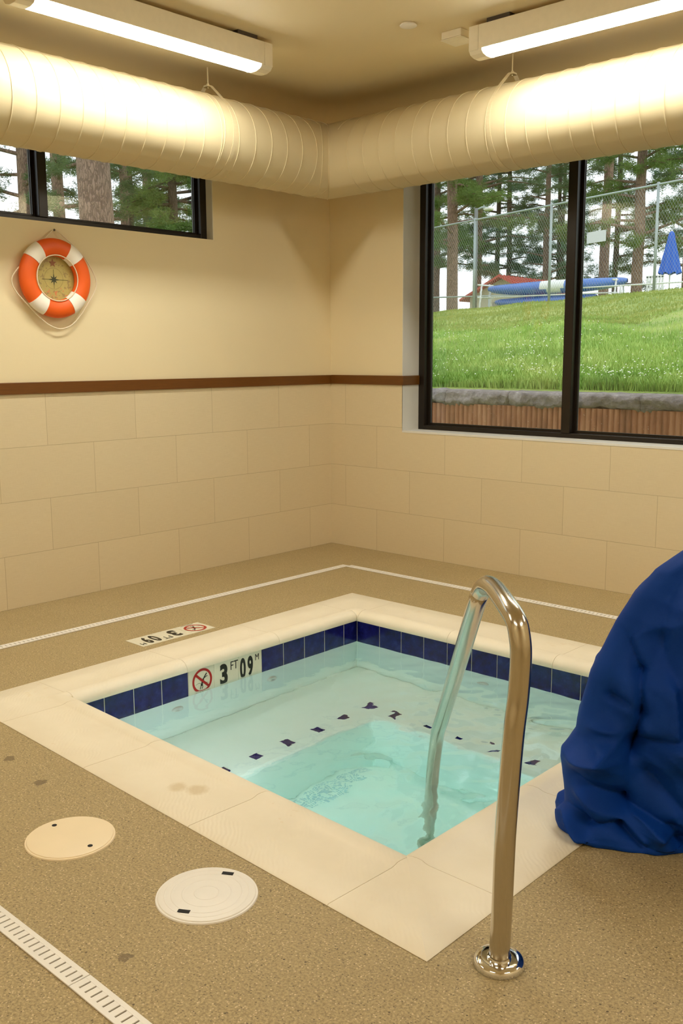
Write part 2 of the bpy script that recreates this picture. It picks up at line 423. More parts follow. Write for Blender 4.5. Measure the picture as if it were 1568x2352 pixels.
for s in range(4):
    oa, ob, ia, ib = QO[s], QO[(s+1) % 4], nose[s], nose[(s+1) % 4]
    L = (ob-oa).length; ncut = 4
    cuts = [0] + [(.135 + .73*i/(ncut-1)) for i in range(ncut)] + [1]
    for c in range(len(cuts)-1):
        g = .0009/L
        t0 = cuts[c] + (g if c > 0 else 0); t1 = cuts[c+1] - (g if c < len(cuts)-2 else 0)
        rings = []
        for t in (t0, t1):
            o = oa.lerp(ob, t); i_ = ia.lerp(ib, t); d = i_-o; wd = d.length
            # keep joints square to the edge except at the mitred corners
            if 0 < t < 1:
                ed = (ob-oa).normalized(); nn = Vector((ed.y, -ed.x))
                if nn.dot(d) < 0: nn = -nn
                tt = (ia-oa).dot(nn) * (1-t) + (ib-ob).dot(nn) * t
                d = nn*tt; wd = tt
            u = d.normalized()
            # profile expressed on the square width, scaled for mitres
            wn = .33; pr = cop_profile(wn)
            rings.append([Vector((o.x+u.x*x/wn*wd, o.y+u.y*x/wn*wd, z)) for x, z in pr])
        n = len(rings[0])
        cop.add(rings[0]+rings[1], [(i, i+1, n+i+1, n+i) for i in range(n-1)] + [tuple(range(n)), tuple(reversed(range(n, 2*n)))] + [(n-1, 0, n, 2*n-1)])
copo = cop.build('coping', COPING, tub, auto=True)
gr = MB()
for s in range(4):
    oa, ob, ia, ib = QO[s], QO[(s+1) % 4], QI[s], QI[(s+1) % 4]
    gr.add([(oa.x, oa.y, .001), (ob.x, ob.y, .001), (ib.x, ib.y, .001), (ia.x, ia.y, .001), (oa.x, oa.y, -.05), (ob.x, ob.y, -.05), (ib.x, ib.y, -.05), (ia.x, ia.y, -.05)],
           [(0, 1, 2, 3), (7, 6, 5, 4), (0, 1, 5, 4), (3, 2, 6, 7)])
gr.build('grout_bed', plain('sandy coping joint', srgb(214, 196, 156), .8), tub)
# basin with bench on three sides and a floor 0.9 m down
ZW = -.152; ZB = -.61; ZF = -1.06; BW = .555
ba = MB()
q = [(v.x, v.y) for v in QI]
for i in range(4):
    a, b = q[i], q[(i+1) % 4]
    ba.quad((*a, -.035), (*b, -.035), (*b, ZF-.0), (*a, ZF-.0))
ba.quad(*[(a[0], a[1], ZF) for a in q])
# outer shell for thickness
qo = [(1.36, -1.25), (3.52, -1.25), (3.52, -3.42), (1.36, -3.36)]
for i in range(4):
    a, b = qo[i], qo[(i+1) % 4]
    ba.quad((*a, -.06), (*b, -.06), (*b, ZF-.12), (*a, ZF-.12))
ba.quad(*[(a[0], a[1], ZF-.12) for a in qo])
for i in range(4):
    a, b, c, d = q[i], q[(i+1) % 4], qo[(i+1) % 4], qo[i]
    ba.quad((*a, -.035), (*b, -.035), (*c, -.06), (*d, -.06))
basin = ba.build('basin', PLASTER, tub)
be = MB(); x0, y0 = 1.5, -1.39; x1 = 3.372; yn = -3.24
be.prism([(x0-.001, y0+.001), (x1+.001, y0+.001), (x1+.001, y0-.5), (x0+BW, y0-.5), (x0+BW, yn), (x0-.001, yn)], 2, ZF, ZB)
bench = be.build('bench', PLASTER, tub, bevel=.022)
stp = MB(); stp.box((2.80, -3.26, ZF), (3.373, -2.62, -.84)); stp.box((3.06, -3.26, ZF), (3.373, -2.62, -.60)); stp.box((2.98, -2.62, ZF), (3.373, -1.88, ZB))
stp.build('entry_steps', PLASTER, tub, bevel=.015)
# small navy marker tiles along the bench edge
for i in range(6):
    mk = MB(); y = -2.753+i*.192; mk.box((1.924, y-.025, ZB-.002), (1.974, y+.025, ZB+.003)); mk.build('bench_marker_tile', NAVY, tub)
for i in range(5):
    mk = MB(); x = 2.111+i*.196; mk.box((x-.025, -1.82, ZB-.002), (x+.025, -1.77, ZB+.003)); mk.build('bench_marker_tile', NAVY, tub)
gm = MB()
for a in range(22):
    for b in range(5):
        gm.box((2.075+b*.018, -2.62+a*.028, ZF), (2.084+b*.018, -2.605+a*.028, ZF+.004))
gm.build('floor_mosaic', plain('blue glass mosaic', srgb(208, 226, 232), .2), tub)
# wall jet fittings
for (p, n) in (((1.5, -2.645, -.31), 'x'), ((1.5, -2.045, -.34), 'x'), ((2.35, -1.39, -.33), 'y'), ((2.95, -1.39, -.33), 'y')):
    f = MB(); Mx = Matrix.Rotation(math.pi/2, 3, 'Y') if n == 'x' else Matrix.Rotation(math.pi/2, 3, 'X')
    f.lathe([(0, .006), (.010, .006), (.012, .016), (.026, .014), (.032, .006), (.033, -.004)], 20, p, mat=Mx)
    f.build('jet_fitting', WHITEP, tub, True)
# added lamp, out of view on the near wall, to brighten the water
ul = MB(); ul.lathe([(.045, .004), (.075, .010), (.085, .004), (.086, -.004)], 32, (2.25, -3.226, -.42), mat=Matrix.Rotation(-math.pi/2, 3, 'X')); ulo = ul.build('added_underwater_light', WHITEP, tub, True)
ul = MB(); ul.lathe([(0, .012), (.03, .011), (.055, .007), (.062, .004)], 32, (2.25, -3.226, -.42), mat=Matrix.Rotation(-math.pi/2, 3, 'X')); ul.build('lens', m_emit('added underwater glow', (.90, .97, .97), 66.0), ulo)
# tile band
T = .1524; ZT0 = -.036; gap = .0042
band = MB(); gb = MB()
def wall_tiles(side):
    if side == 'L':
        js = [-1.390] + [-1.500-.1535*i for i in range(5)]          # ...-2.114
        segs = [(js[i+1], js[i]) for i in range(5)]
        j2 = [-2.579-.1528*i for i in range(5)]; segs += [(j2[i+1], j2[i]) for i in range(4)]
        for a, b in segs:
            a = max(a, -3.21)
            band.box((1.499, a+gap/2, ZT0-T), (1.5055, b-gap/2, ZT0))
        gb.box((1.4985, -3.2, ZT0-T-.003), (1.5035, -1.392, ZT0+.004))
    if side == 'F':
        x = 1.5085; js = [x] + [1.520+.1525*(i+1) for i in range(12)] + [3.370]
        for a, b in zip(js[:-1], js[1:]):
            band.box((a+gap/2, -1.3965, ZT0-T), (b-gap/2, -1.389, ZT0))
        gb.box((1.5, -1.3935, ZT0-T-.003), (3.372, -1.3885, ZT0+.004))
    if side == 'R':
        y = -1.40
        while y > -3.25:
            band.box((3.3655, y-T+gap/2, ZT0-T), (3.3725, y-gap/2, ZT0)); y -= T
        gb.box((3.3685, -3.27, ZT0-T-.003), (3.3735, -1.39, ZT0+.004))
for s in 'LFR': wall_tiles(s)
def near_tiles():
    a = QI[3]; b = QI[2]; d = (b-a); L = d.length; d.normalize(); n = Vector((-d.y, d.x))
    t = 0
    while t < L-.02:
        t1 = min(t+T-gap, L); p0 = a+d*t; p1 = a+d*t1
        o0, o1 = p0+n*.006, p1+n*.006
        band.add([(p0.x, p0.y, ZT0), (p1.x, p1.y, ZT0), (o1.x, o1.y, ZT0), (o0.x, o0.y, ZT0), (p0.x, p0.y, ZT0-T), (p1.x, p1.y, ZT0-T), (o1.x, o1.y, ZT0-T), (o0.x, o0.y, ZT0-T)],
                 [(0, 1, 2, 3), (7, 6, 5, 4), (2, 3, 7, 6), (0, 1, 5, 4), (0, 3, 7, 4), (1, 2, 6, 5)])
        t += T
near_tiles()
bo = band.build('tile_band', NAVY, tub, bevel=.0012); gb.build('band_grout', GROUT, tub)
# depth sign artwork (shared by the wall sign and the deck tile)
RED = plain('red enamel', srgb(176, 30, 26), .3); INK = plain('black lettering', srgb(26, 26, 20), .4)
IVORY = plain('ivory ceramic tile', srgb(226, 222, 200), .25)
def depth_sign(M4, parent, W=.462, Hh=.1524):
    pl = MB()
    for i in range(3):
        a = i*W/3; pts = [(a+.001, .001), (a+W/3-.001, .001), (a+W/3-.001, Hh-.001), (a+.001, Hh-.001)]
        pl.add([M4 @ Vector((x, y, -.006)) for x, y in pts] + [M4 @ Vector((x, y, 0)) for x, y in pts],
               [(3, 2, 1, 0), (4, 5, 6, 7), (0, 1, 5, 4), (1, 2, 6, 5), (2, 3, 7, 6), (3, 0, 4, 7)])
    sp = pl.build('sign_tile', IVORY, parent)
    # no-diving roundel
    rd = MB(); cx, cy, ro, ri = .080, .080, .060, .048; n = 40; z = .0008
    vs = [M4 @ Vector((cx+r*math.cos(2*math.pi*i/n), cy+r*math.sin(2*math.pi*i/n), z)) for r in (ro, ri) for i in range(n)]
    rd.add(vs, [(i, (i+1) % n, n+(i+1) % n, n+i) for i in range(n)])
    d = Vector((math.cos(math.radians(-42)), math.sin(math.radians(-42)), 0)); e_ = Vector((-d.y, d.x, 0))*.006; c = Vector((cx, cy, z))
    rd.add([M4 @ (c-d*.05-e_), M4 @ (c+d*.05-e_), M4 @ (c+d*.05+e_), M4 @ (c-d*.05+e_)], [(0, 1, 2, 3)])
    rd.build('no_diving_ring', RED, parent)
    # diver pictogram: head, torso, arms, legs, and a ripple line
    fg = MB()
    def stroke(pts, w):
        for a, b in zip(pts[:-1], pts[1:]):
            a = Vector((*a, .0005)); b = Vector((*b, .0005)); dd = (b-a).normalized(); ee = Vector((-dd.y, dd.x, 0))*w/2
            fg.add([M4 @ (a-ee), M4 @ (b-ee), M4 @ (b+ee), M4 @ (a+ee)], [(0, 1, 2, 3)])
    def disc(x, y, r): fg.add([M4 @ Vector((x+r*math.cos(i*.785), y+r*math.sin(i*.785), .0005)) for i in range(8)], [tuple(range(8))])
    disc(.076, .060, .006); stroke([(.078, .066), (.088, .088)], .010); stroke([(.088, .088), (.098, .100), (.108, .112)], .006)
    stroke([(.088, .088), (.100, .094), (.112, .098)], .004); stroke([(.080, .068), (.070, .050), (.066, .040)], .004); stroke([(.080, .068), (.082, .050), (.078, .040)], .004)
    stroke([(.04, .066), (.06, .072), (.075, .066)], .0015); stroke([(.085, .062), (.10, .068), (.118, .062)], .0015)
    stroke([(.040, .010), (.122, .010)], .0035)
    fg.build('diver_pictogram', INK, parent)
    tx = MB()
    text_mesh(tx, '3', .190, .022, .108, .78, .045, M4); text_mesh(tx, 'FT', .258, .088, .042, .78, .0, M4)
    text_mesh(tx, '0', .318, .022, .108, .52, .040, M4); text_mesh(tx, '9', .368, .022, .108, .52, .040, M4)
    text_mesh(tx, 'M', .420, .098, .032, .8, .0, M4)
    tx.build('lettering', INK, parent)
# wall sign: u = +y, v = +z, out = +x
Mw = Matrix(((0, 0, 1, 1.5065), (1, 0, 0, -2.578), (0, 1, 0, ZT0-T), (0, 0, 0, 1)))
sg = empty('depth_sign'); sg.parent = tub; depth_sign(Mw, sg)
# deck tile: reads from the wall side: u = -y, v = +x, out = +z
dk = thing('depth_marker', 'ivory depth tile set flush in the deck beside the hot tub', 'depth marker', (1.07, -2.34, 0))
Md = Matrix(((0, 1, 0, .998-1.07), (-1, 0, 0, -2.113+2.34), (0, 0, 1, .0022), (0, 0, 0, 1)))
depth_sign(Md, dk)
# water
nx = 190; wm = MB(); a0, a1, b0, b1 = 1.47, 3.40, -3.30, -1.36
rs = np.random.RandomState(3)
gx = np.linspace(a0, a1, nx); gy = np.linspace(b0, b1, nx); GX, GY = np.meshgrid(gx, gy)
Z = np.zeros_like(GX)
for i in range(46):
    th = rs.uniform(0, 2*math.pi); lam = rs.uniform(.035, .22); ph = rs.uniform(0, 6.28)
    Z += lam*.0060*rs.uniform(.3, 1)*np.sin((GX*math.cos(th)+GY*math.sin(th))*2*math.pi/lam + ph + 1.5*np.sin(GX*9+GY*7*math.cos(i)+i))
act = .10 + .55/(1+np.exp(-((GX-2.35)*3.2 + (GY+2.1)*1.2)*2.0))
Z = ZW + Z*act
V = [(float(GX[j, i]), float(GY[j, i]), float(Z[j, i])) for j in range(nx) for i in range(nx)]
Fc = [(j*nx+i, j*nx+i+1, (j+1)*nx+i+1, (j+1)*nx+i) for j in range(nx-1) for i in range(nx-1)]
ring = [i for i in range(nx)] + [j*nx+nx-1 for j in range(1, nx)] + [(nx-1)*nx+i for i in range(nx-2, -1, -1)] + [j*nx for j in range(nx-2, 0, -1)]
n0 = len(V); V += [(V[i][0], V[i][1], ZF-.04) for i in ring]; m_ = len(ring)
Fc += [(ring[i], n0+i, n0+(i+1) % m_, ring[(i+1) % m_]) for i in range(m_)] + [tuple(range(n0, n0+m_))]
me = bpy.data.meshes.new('pool_water'); me.from_pydata(V, [], Fc)
wo = link('pool_water', me, WATER)
me.polygons.foreach_set('use_smooth', [True]*((nx-1)**2) + [False]*(m_+1))
bm = bmesh.new(); bm.from_mesh(me); bmesh.ops.recalc_face_normals(bm, faces=bm.faces); bm.to_mesh(me); bm.free()
tag(wo, 'clear pale turquoise water rippling inside the sunken hot tub', 'water', kind='stuff')

# ================================================================== DECK FITTINGS
def drain(name, label, a, b, wdt=.055, group='slotted drain strips set in the deck'):
    a = Vector(a); b = Vector(b); d = (b-a); L = d.length; d.normalize(); n = Vector((-d.y, d.x))
    t = thing(name, label, 'drain', (a.x, a.y, 0), group)
    def P(s, w_, z): q = d*s + n*w_; return (q.x, q.y, z)
    def bar(mb, s0, s1, w0, w1, z0, z1):
        mb.add([P(s0, w0, z0), P(s1, w0, z0), P(s1, w1, z0), P(s0, w1, z0), P(s0, w0, z1), P(s1, w0, z1), P(s1, w1, z1), P(s0, w1, z1)],
               [(0, 3, 2, 1), (4, 5, 6, 7), (0, 1, 5, 4), (1, 2, 6, 5), (2, 3, 7, 6), (3, 0, 4, 7)])
    h = wdt/2; g = MB(); z0, z1 = .0012, .0045
    bar(g, 0, L, -h, -h*.55, z0, z1); bar(g, 0, L, h*.55, h, z0, z1)
    s = 0; k = 0
    while s < L:
        bar(g, s, min(L, s+.0185), -h*.55, h*.55, z0, z1-.0004); s += .0238; k += 1
    g.build('grate', WHITEP, t)
    c = MB(); bar(c, 0, L, -h, h, .0003, .0012); c.build('channel_shade', DARKIN, t)  # flat dark strip paints the shade below the grate; deck stays uncut
drain('slot_drain', 'white slotted drain strip along the tiled wall under the high window', (.635, -4.21), (.635, -.53))
drain('slot_drain', 'white slotted drain strip along the tiled wall under the large window', (.6625, -.5325), (4.6, -.545))
drain('slot_drain', 'white slotted drain strip in the near deck, left piece up to its joint', (.6625, -4.200), (3.168, -4.206), .0555)
drain('slot_drain', 'white slotted drain strip in the near deck, right piece past the joint', (3.171, -4.206), (4.6, -4.225), .0555)
# round deck lids
def lid(name, label, c, r, m, holes, rings):
    t = thing(name, label, 'deck lid', (c[0], c[1], 0))
    b = MB(); b.lathe([(0, .0075), (r*.93, .0075), (r*.985, .0060), (r, .003), (r, 0)], 64); b.build('cover', m, t, auto=True)
    b = MB(); b.lathe([(r*.99, 0), (r*.99, .0038), (r*1.035, .0038), (r*1.045, 0)], 64); b.build('rim', m, t, auto=True)
    for hpos in holes:  # raised black plugs paint the darkness of open holes and slots
        h = MB()
        if len(hpos) == 2:
            h.cyl((hpos[0]-c[0], hpos[1]-c[1]), .0075, .0066, .0084, 16); h.build('dark_hole_plug', BLACK, t)
        else:
            x, y, ang = hpos; ca, sa = math.cos(ang), math.sin(ang); pts = [(-.016, -.007), (.016, -.007), (.016, .007), (-.016, .007)]
            pts = [(x-c[0]+u*ca-v*sa, y-c[1]+u*sa+v*ca) for u, v in pts]
            h.prism(pts, 2, .0060, .0086); h.build('dark_slot_plug', BLACK, t)
    if rings:
        b = MB()
        for rr in (.25, .5, .72, .86): b.lathe([(r*rr-.002, .0074), (r*rr-.001, .0083), (r*rr+.001, .0083), (r*rr+.002, .0074)], 64)
        b.build('embossed_ring', m, t, True)
lid('skimmer_lid', 'round cream deck lid with two small round finger holes', (2.567, -3.857), .1255, CREAMP, [(2.473, -3.854), (2.661, -3.850)], False)
lid('skimmer_lid', 'round white deck lid with two rectangular lift slots', (3.106, -3.780), .130, WHITEP, [(3.074, -3.680, .55), (3.130, -3.876, .55)], True)
# hand rail
RP = [(3.841,-3.505,.012),(3.847,-3.507,.15),(3.852,-3.507,.349),(3.862,-3.502,.559),(3.865,-3.49,.659),(3.868,-3.488,.750),(3.862,-3.486,.797),(3.845,-3.476,.829),(3.797,-3.437,.845),(3.716,-3.359,.852),(3.668,-3.319,.851),(3.632,-3.286,.838),(3.603,-3.263,.811),(3.570,-3.235,.764),(3.355,-3.012,.492),(3.098,-2.737,.189),(3.02,-2.655,.098),(2.975,-2.606,.02),(2.945,-2.58,-.08),(2.93,-2.567,-.16),(2.91,-2.548,-.34),(2.885,-2.53,-.55),(2.85,-2.50,-.85)]
def smooth_path(P_, n=7):
    P_ = [Vector(p) for p in P_]; out = []
    for i in range(len(P_)-1):
        p0 = P_[max(i-1, 0)]; p1 = P_[i]; p2 = P_[i+1]; p3 = P_[min(i+2, len(P_)-1)]
        for k in range(n):
            t = k/n; out.append(.5*((2*p1)+(p2-p0)*t+(2*p0-5*p1+4*p2-p3)*t*t+(3*p1-p0-3*p2+p3)*t**3))
    out.append(P_[-1]); return out
hr = thing('handrail', 'bent stainless steel handrail rising from a round floor flange into the hot tub', 'handrail', (0, 0, 0))
rb = MB(); rb.tube(smooth_path(RP), .0243, 32); rb.build('rail_tube', STEEL, hr, True)
fl = MB(); fl.lathe([(.0255, .018), (.040, .0185), (.054, .017), (.0590, .012), (.0600, .004), (.0600, .0)], 56, (3.841, -3.505, .001)); fl.lathe([(.0252, .0), (.0252, .0235), (.028, .0225), (.0285, .018)], 48, (3.841, -3.505, .001))
fl.build('flange', CHROME, hr, auto=True)

# ================================================================== PLASTERED-UP THINGS: DUCT, LIGHTS
AX, AY, AZ, DR = .447, -.492, 2.665, .228
def duct_leg(fn, m_fn, start, end, seg=48, n=64):
    pass
du = thing('air_duct', 'fat cream spiral duct hanging below the ceiling and turning the corner', 'duct', (0, 0, 0))
nseg = 72
def ringpts(kind, t, r=DR):
    """kind 'L': section at y=t ; 'R': section at x=t ; 'M': mitre"""
    out = []
    for k in range(nseg):
        a = 2*math.pi*k/nseg; c, s = math.cos(a)*r, math.sin(a)*r
        if kind == 'L': out.append((AX+c, t, AZ+s))
        elif kind == 'R': out.append((t, AY-c, AZ+s))
        else: out.append((AX+c, AY-c, AZ+s))
    return out
db = MB(); rings = [ringpts('L', Y1+.02), ringpts('M', 0), ringpts('R', X1-.02)]
vs = sum(rings, []); fs = [(i*nseg+k, i*nseg+(k+1) % nseg, (i+1)*nseg+(k+1) % nseg, (i+1)*nseg+k) for i in range(2) for k in range(nseg)]
db.add(vs, fs); db.build('duct_shell', DUCTP, du, auto=True)
PITCH = .1265
for kind in 'LR':
    pts = []; n_t = 44; st = 40
    for i in range(int(n_t*st)+1):
        a = 2*math.pi*i/st; p = (i/st)*PITCH
        c, s = math.cos(a)*(DR+.0005), math.sin(a)*(DR+.0005)
        if kind == 'L':
            y = -.62-p+.05
            if y < Y1+.05: break
            if y > AY-c-.06: continue
            pts.append((AX+c, y, AZ+s))
        else:
            x = .70+p
            if x > X1-.05: break
            if x < AX+c+.06: continue
            pts.append((x, AY-c, AZ+s))
    b = MB(); b.tube(pts, .0034, 5); b.build('spiral_seam', DUCTP, du, True)
for kind, t in (('L', -.62), ('L', -1.56), ('M', 0)):
    cf = MB(); ps = ringpts(kind, t, DR+.0008); cf.tube(ps, .0035, 6, closed=True); cf.build('elbow_collar', DUCTP, du, True)
cf = MB(); cf.tube([(AX+math.cos(2*math.pi*k/nseg)*DR, AY-math.cos(2*math.pi*k/nseg)*DR-.055-.05*(1-math.cos(2*math.pi*k/nseg)), AZ+math.sin(2*math.pi*k/nseg)*DR) for k in range(nseg)], .003, 6, closed=True)
cf.build('elbow_collar', DUCTP, du, True)
def hanger(name, label, kind, t):
    h = thing(name, label, 'duct hanger', (0, 0, 0), 'duct hangers')
    def P(c, z, o=0.0): return (AX+c, t+o, z) if kind == 'L' else (t+o, AY-c, z)
    top = AZ+DR+.055
    s = MB(); wds = .013
    for sg_ in (1, -1):
        path = [(.012*sg_, top), (.03*sg_, top-.004)]
        # straight flank tangent to the duct then round it
        a0 = math.radians(48)
        path += [(sg_*math.cos(a)*(DR+.0022), AZ+math.sin(a)*(DR+.0022)) for a in [a0-(a0+math.pi/2)*i/26 for i in range(27)]]
        vs = []
        for (c, z) in path: vs += [P(c, z, -wds), P(c, z, wds)]
        s.add(vs, [(2*i, 2*i+1, 2*i+3, 2*i+2) for i in range(len(path)-1)])
    so = s.build('strap', DUCTP, h); md = so.modifiers.new('t', 'SOLIDIFY'); md.thickness = .002
    r_ = MB(); r_.tube([P(0, top-.012), P(0, H)], .0035, 8); r_.build('rod', DUCTP, h)
    b = MB(); cx, cy, cz = P(0, top); b.box((cx-.018, cy-.018, cz-.006), (cx+.018, cy+.018, cz+.003)); b.tube([P(0, top+.003), P(0, top+.013)], .008, 6); b.build('clamp', DUCTP, h)
hanger('duct_hanger', 'thin rod and strap hanger holding the left run of the duct', 'L', -1.487)
hanger('duct_hanger', 'thin rod and strap hanger holding the right run of the duct', 'R', 1.856)
# linear fixtures
def fixture(label, axis, c, s0, s1, side):
    """c: across coordinate centre; s0..s1 along; side: sign"""
    f = thing('ceiling_light', label, 'ceiling light', (0, 0, 0), None)
    def P(u, s, z): return (c+u, s, z) if axis == 'y' else (s, c+u, z)
    hw = .070; zb, zt = 2.918, 3.030
    def ext(mb, poly, a, b):
        n = len(poly); mb.add([P(u, a, z) for u, z in poly]+[P(u, b, z) for u, z in poly],
            [tuple(range(n)), tuple(range(n, 2*n))]+[(i, (i+1) % n, n+(i+1) % n, n+i) for i in range(n)])
    cap = .058
    b = MB(); ext(b, [(-hw, zb), (-hw, zt), (hw, zt), (hw, zb)], s0+cap, s1-cap); b.build('housing', FIXT, f, bevel=.003)
    arc = [(-hw*.93*math.cos(a), zb-.001-.026*math.sin(a)) for a in [math.pi*i/12 for i in range(13)]]
    d = MB(); ext(d, arc, s0+cap+.018, s1-cap-.018); d.build('diffuser', LAMP, f)
    for a, b_ in ((s0, s0+cap), (s1-cap, s1)):
        e_ = MB(); ext(e_, [(-hw, zb-.004), (-hw, zt), (hw, zt), (hw, zb-.004)], a+.001, b_-.001); 
        lo, hi = (a, b_+.019) if a == s0 else (a-.019, b_)
        ext(e_, [(-hw*.98, zb), (-hw*.75, zb-.020), (-hw*.3, zb-.029), (hw*.3, zb-.029), (hw*.75, zb-.020), (hw*.98, zb)], lo, hi); e_.build('end_cap', FIXT, f, bevel=.002)
    for s in (s0+.17, s1-.17):
        k = MB(); x, y, z = P(0, s, 0)
        k.box((x-.066, y-.066, zt), (x+.066, y+.066, H)); k.build('mounting_bracket', plain('dark bracket', srgb(60, 48, 34), .5), f)
    return f
fixture('long linear ceiling light with glowing diffuser above the left duct run', 'y', 1.0, -3.01, -1.562, 1)
fixture('long linear ceiling light with glowing diffuser above the right duct run', 'x', -1.0, 1.971, 3.42, 1)
fixture('linear ceiling light further back along the left wall behind the viewer', 'y', 1.0, -6.1, -4.65, 1)
fixture('linear ceiling light further along the right wall outside the view', 'x', -1.0, 4.9, 6.35, 1)
fixture('linear ceiling light behind the viewer over the near deck', 'x', -6.3, 3.2, 4.65, 1)
fixture('linear ceiling light over the deck right of the hot tub', 'y', 6.2, -4.7, -3.25, 1)
# ceiling sensor box and sprinkler cover
jb = thing('junction_box', 'small square cream box on the ceiling beside the right light', 'junction box', (1.845, -.985, H))
b = MB(); b.box((-.062, -.062, -.036), (.062, .062, 0)); b.build('box_body', FIXT, jb, bevel=.004)
b = MB(); b.box((-.064, -.064, -.042), (.064, .064, -.038)); b.build('cover_plate', FIXT, jb, bevel=.0015)
sp = thing('sprinkler_cover', 'small round white sprinkler cover plate on the ceiling', 'sprinkler', (1.742, -1.265, H))
b = MB(); b.lathe([(0, -.012), (.040, -.012), (.043, -.010), (.043, -.007)], 40); b.build('cover_plate', WHITEP, sp, auto=True)
b = MB(); b.lathe([(.036, -.008), (.036, 0)], 32); b.build('collar', FIXT, sp)

# ================================================================== LIFE RING
RC = Vector((.040, -2.287, 1.850))
lr = thing('life_ring', 'orange and white life ring decoration with compass centre hanging on the wall', 'life ring', (0, 0, 0))
def tor(a, b, R_=.172, rx=.032, rr=.050):
    return Vector((RC.x+math.sin(b)*rx, RC.y+math.cos(a)*(R_+math.cos(b)*rr), RC.z+math.sin(a)*(R_+math.cos(b)*rr)*.985))
def tor_mesh(a0, a1, na, nb=28, grow=0, closed=False):
    b = MB(); vs = []
    for i in range(na+(0 if closed else 1)):
        a = a0+(a1-a0)*i/na
        for j in range(nb): vs.append(tor(a, 2*math.pi*j/nb, rx=.032+grow, rr=.050+grow))
    m = na if closed else na
    N_ = na if closed else na+1
    fs = [(i*nb+j, i*nb+(j+1) % nb, ((i+1) % N_)*nb+(j+1) % nb, ((i+1) % N_)*nb+j) for i in range(m) for j in range(nb)]
    if not closed: fs += [tuple(range(nb)), tuple(range(na*nb, na*nb+nb))]
    b.add(vs, fs); return b
tor_mesh(0, 2*math.pi, 96, closed=True).build('ring', ORANGE, lr, True)
bands = [50, 133, 233, 312]
for dg in bands:
    o = tor_mesh(math.radians(dg-13), math.radians(dg+13), 12, grow=.0025).build('band', BAND, lr, auto=True)
# compass face behind the opening
def m_face():
    k = NT('antique compass print'); o = k.pos(); X, Y, Z = k.sep(o)
    dy = k.math('SUBTRACT', Y, RC.y); dz = k.math('SUBTRACT', Z, RC.z)
    r = k.math('SQRT', k.math('ADD', k.math('MULTIPLY', dy, dy), k.math('MULTIPLY', dz, dz)))
    base = k.mix(k.noise(o, 22, 4, .6), srgb(160, 144, 80), srgb(190, 174, 102))
    fig = k.math('MULTIPLY', k.math('GREATER_THAN', k.noise(o, 44, 3, .6), .56), k.math('MULTIPLY', k.math('GREATER_THAN', r, .062), k.math('LESS_THAN', r, .118)))
    base = k.mix(k.math('MULTIPLY', fig, .55), base, srgb(120, 96, 66))
    f2 = k.math('MULTIPLY', k.math('GREATER_THAN', k.noise(o, 52, 2), .60), k.math('LESS_THAN', dz, -.05))
    base = k.mix(k.math('MULTIPLY', f2, .7), base, srgb(206, 110, 70))
    ring1 = k.math('LESS_THAN', k.math('ABSOLUTE', k.math('SUBTRACT', r, .058)), .0012)
    base = k.mix(k.math('MULTIPLY', ring1, .6), base, srgb(110, 92, 50))
    k.col(base); k.rough(.5); return k.m
b = MB(); n = 56; xf = .022
b.add([(xf, RC.y+.131*math.cos(2*math.pi*i/n), RC.z+.129*math.sin(2*math.pi*i/n)) for i in range(n)] + [(xf-.006, RC.y+.131*math.cos(2*math.pi*i/n), RC.z+.129*math.sin(2*math.pi*i/n)) for i in range(n)],
      [tuple(range(n)), tuple(range(n, 2*n))]+[(i, (i+1) % n, n+(i+1) % n, n+i) for i in range(n)])
face = b.build('compass_face', m_face(), lr)
st = MB()
def star(cy, cz, n, ro, ri, x, mb, rot=0):
    vs = [(x, cy, cz)]
    for i in range(2*n):
        r_ = ro if i % 2 == 0 else ri
        if n == 8 and i % 4 == 2: r_ = ro*.72
        a = math.pi*i/n+rot; vs.append((x, cy+r_*math.cos(a), cz+r_*math.sin(a)))
    mb.add(vs, [(0, 1+i, 1+(i+1) % (2*n)) for i in range(2*n)])
star(RC.y, RC.z-.006, 8, .040, .012, xf+.0010, st); st.box((xf+.0006, RC.y-.072, RC.z-.0068), (xf+.0012, RC.y+.088, RC.z-.0048)); st.box((xf+.0006, RC.y-.0009, RC.z-.055), (xf+.0012, RC.y+.0009, RC.z+.05))
st.build('compass_rose', plain('dark olive print', srgb(60, 62, 34), .5), lr)
st = MB(); star(RC.y-.004, RC.z+.084, 5, .026, .011, xf+.0014, st, math.pi/2); st.build('starfish', plain('rust starfish print', srgb(140, 92, 58), .6), lr)
lp = MB(); lp.tube([(RC.x+.024, RC.y+.1275*math.cos(2*math.pi*i/60), RC.z+.1255*math.sin(2*math.pi*i/60)) for i in range(60)], .0032, 8, closed=True); lp.build('inner_cord', ROPE, lr, True)
rp = MB(); x = .030
rp_pts = [(.012, -2.262, 2.118), (.03, -2.325, 2.070), (x, -2.405, 1.995), (x, -2.475, 1.925), (x, -2.535, 1.86), (x, -2.548, 1.815), (x, -2.520, 1.760), (x, -2.45, 1.690), (x, -2.40, 1.640), (x, -2.33, 1.590), (x, -2.262, 1.572), (x, -2.188, 1.597), (x, -2.125, 1.658), (x, -2.085, 1.71), (x, -2.03, 1.79), (x, -2.015, 1.845), (x, -2.035, 1.90), (x, -2.085, 1.975), (x, -2.145, 2.03), (.03, -2.21, 2.080)]
sm = []
n = len(rp_pts)
for i in range(n):
    p0, p1, p2, p3 = [Vector(rp_pts[(i+k-1) % n]) for k in range(4)]
    for t in (0, .2, .4, .6, .8): sm.append(.5*((2*p1)+(p2-p0)*t+(2*p0-5*p1+4*p2-p3)*t*t+(3*p1-p0-3*p2+p3)*t**3))
rp.tube(sm, .0036, 8, closed=True); rp.build('rope', ROPE, lr, True)
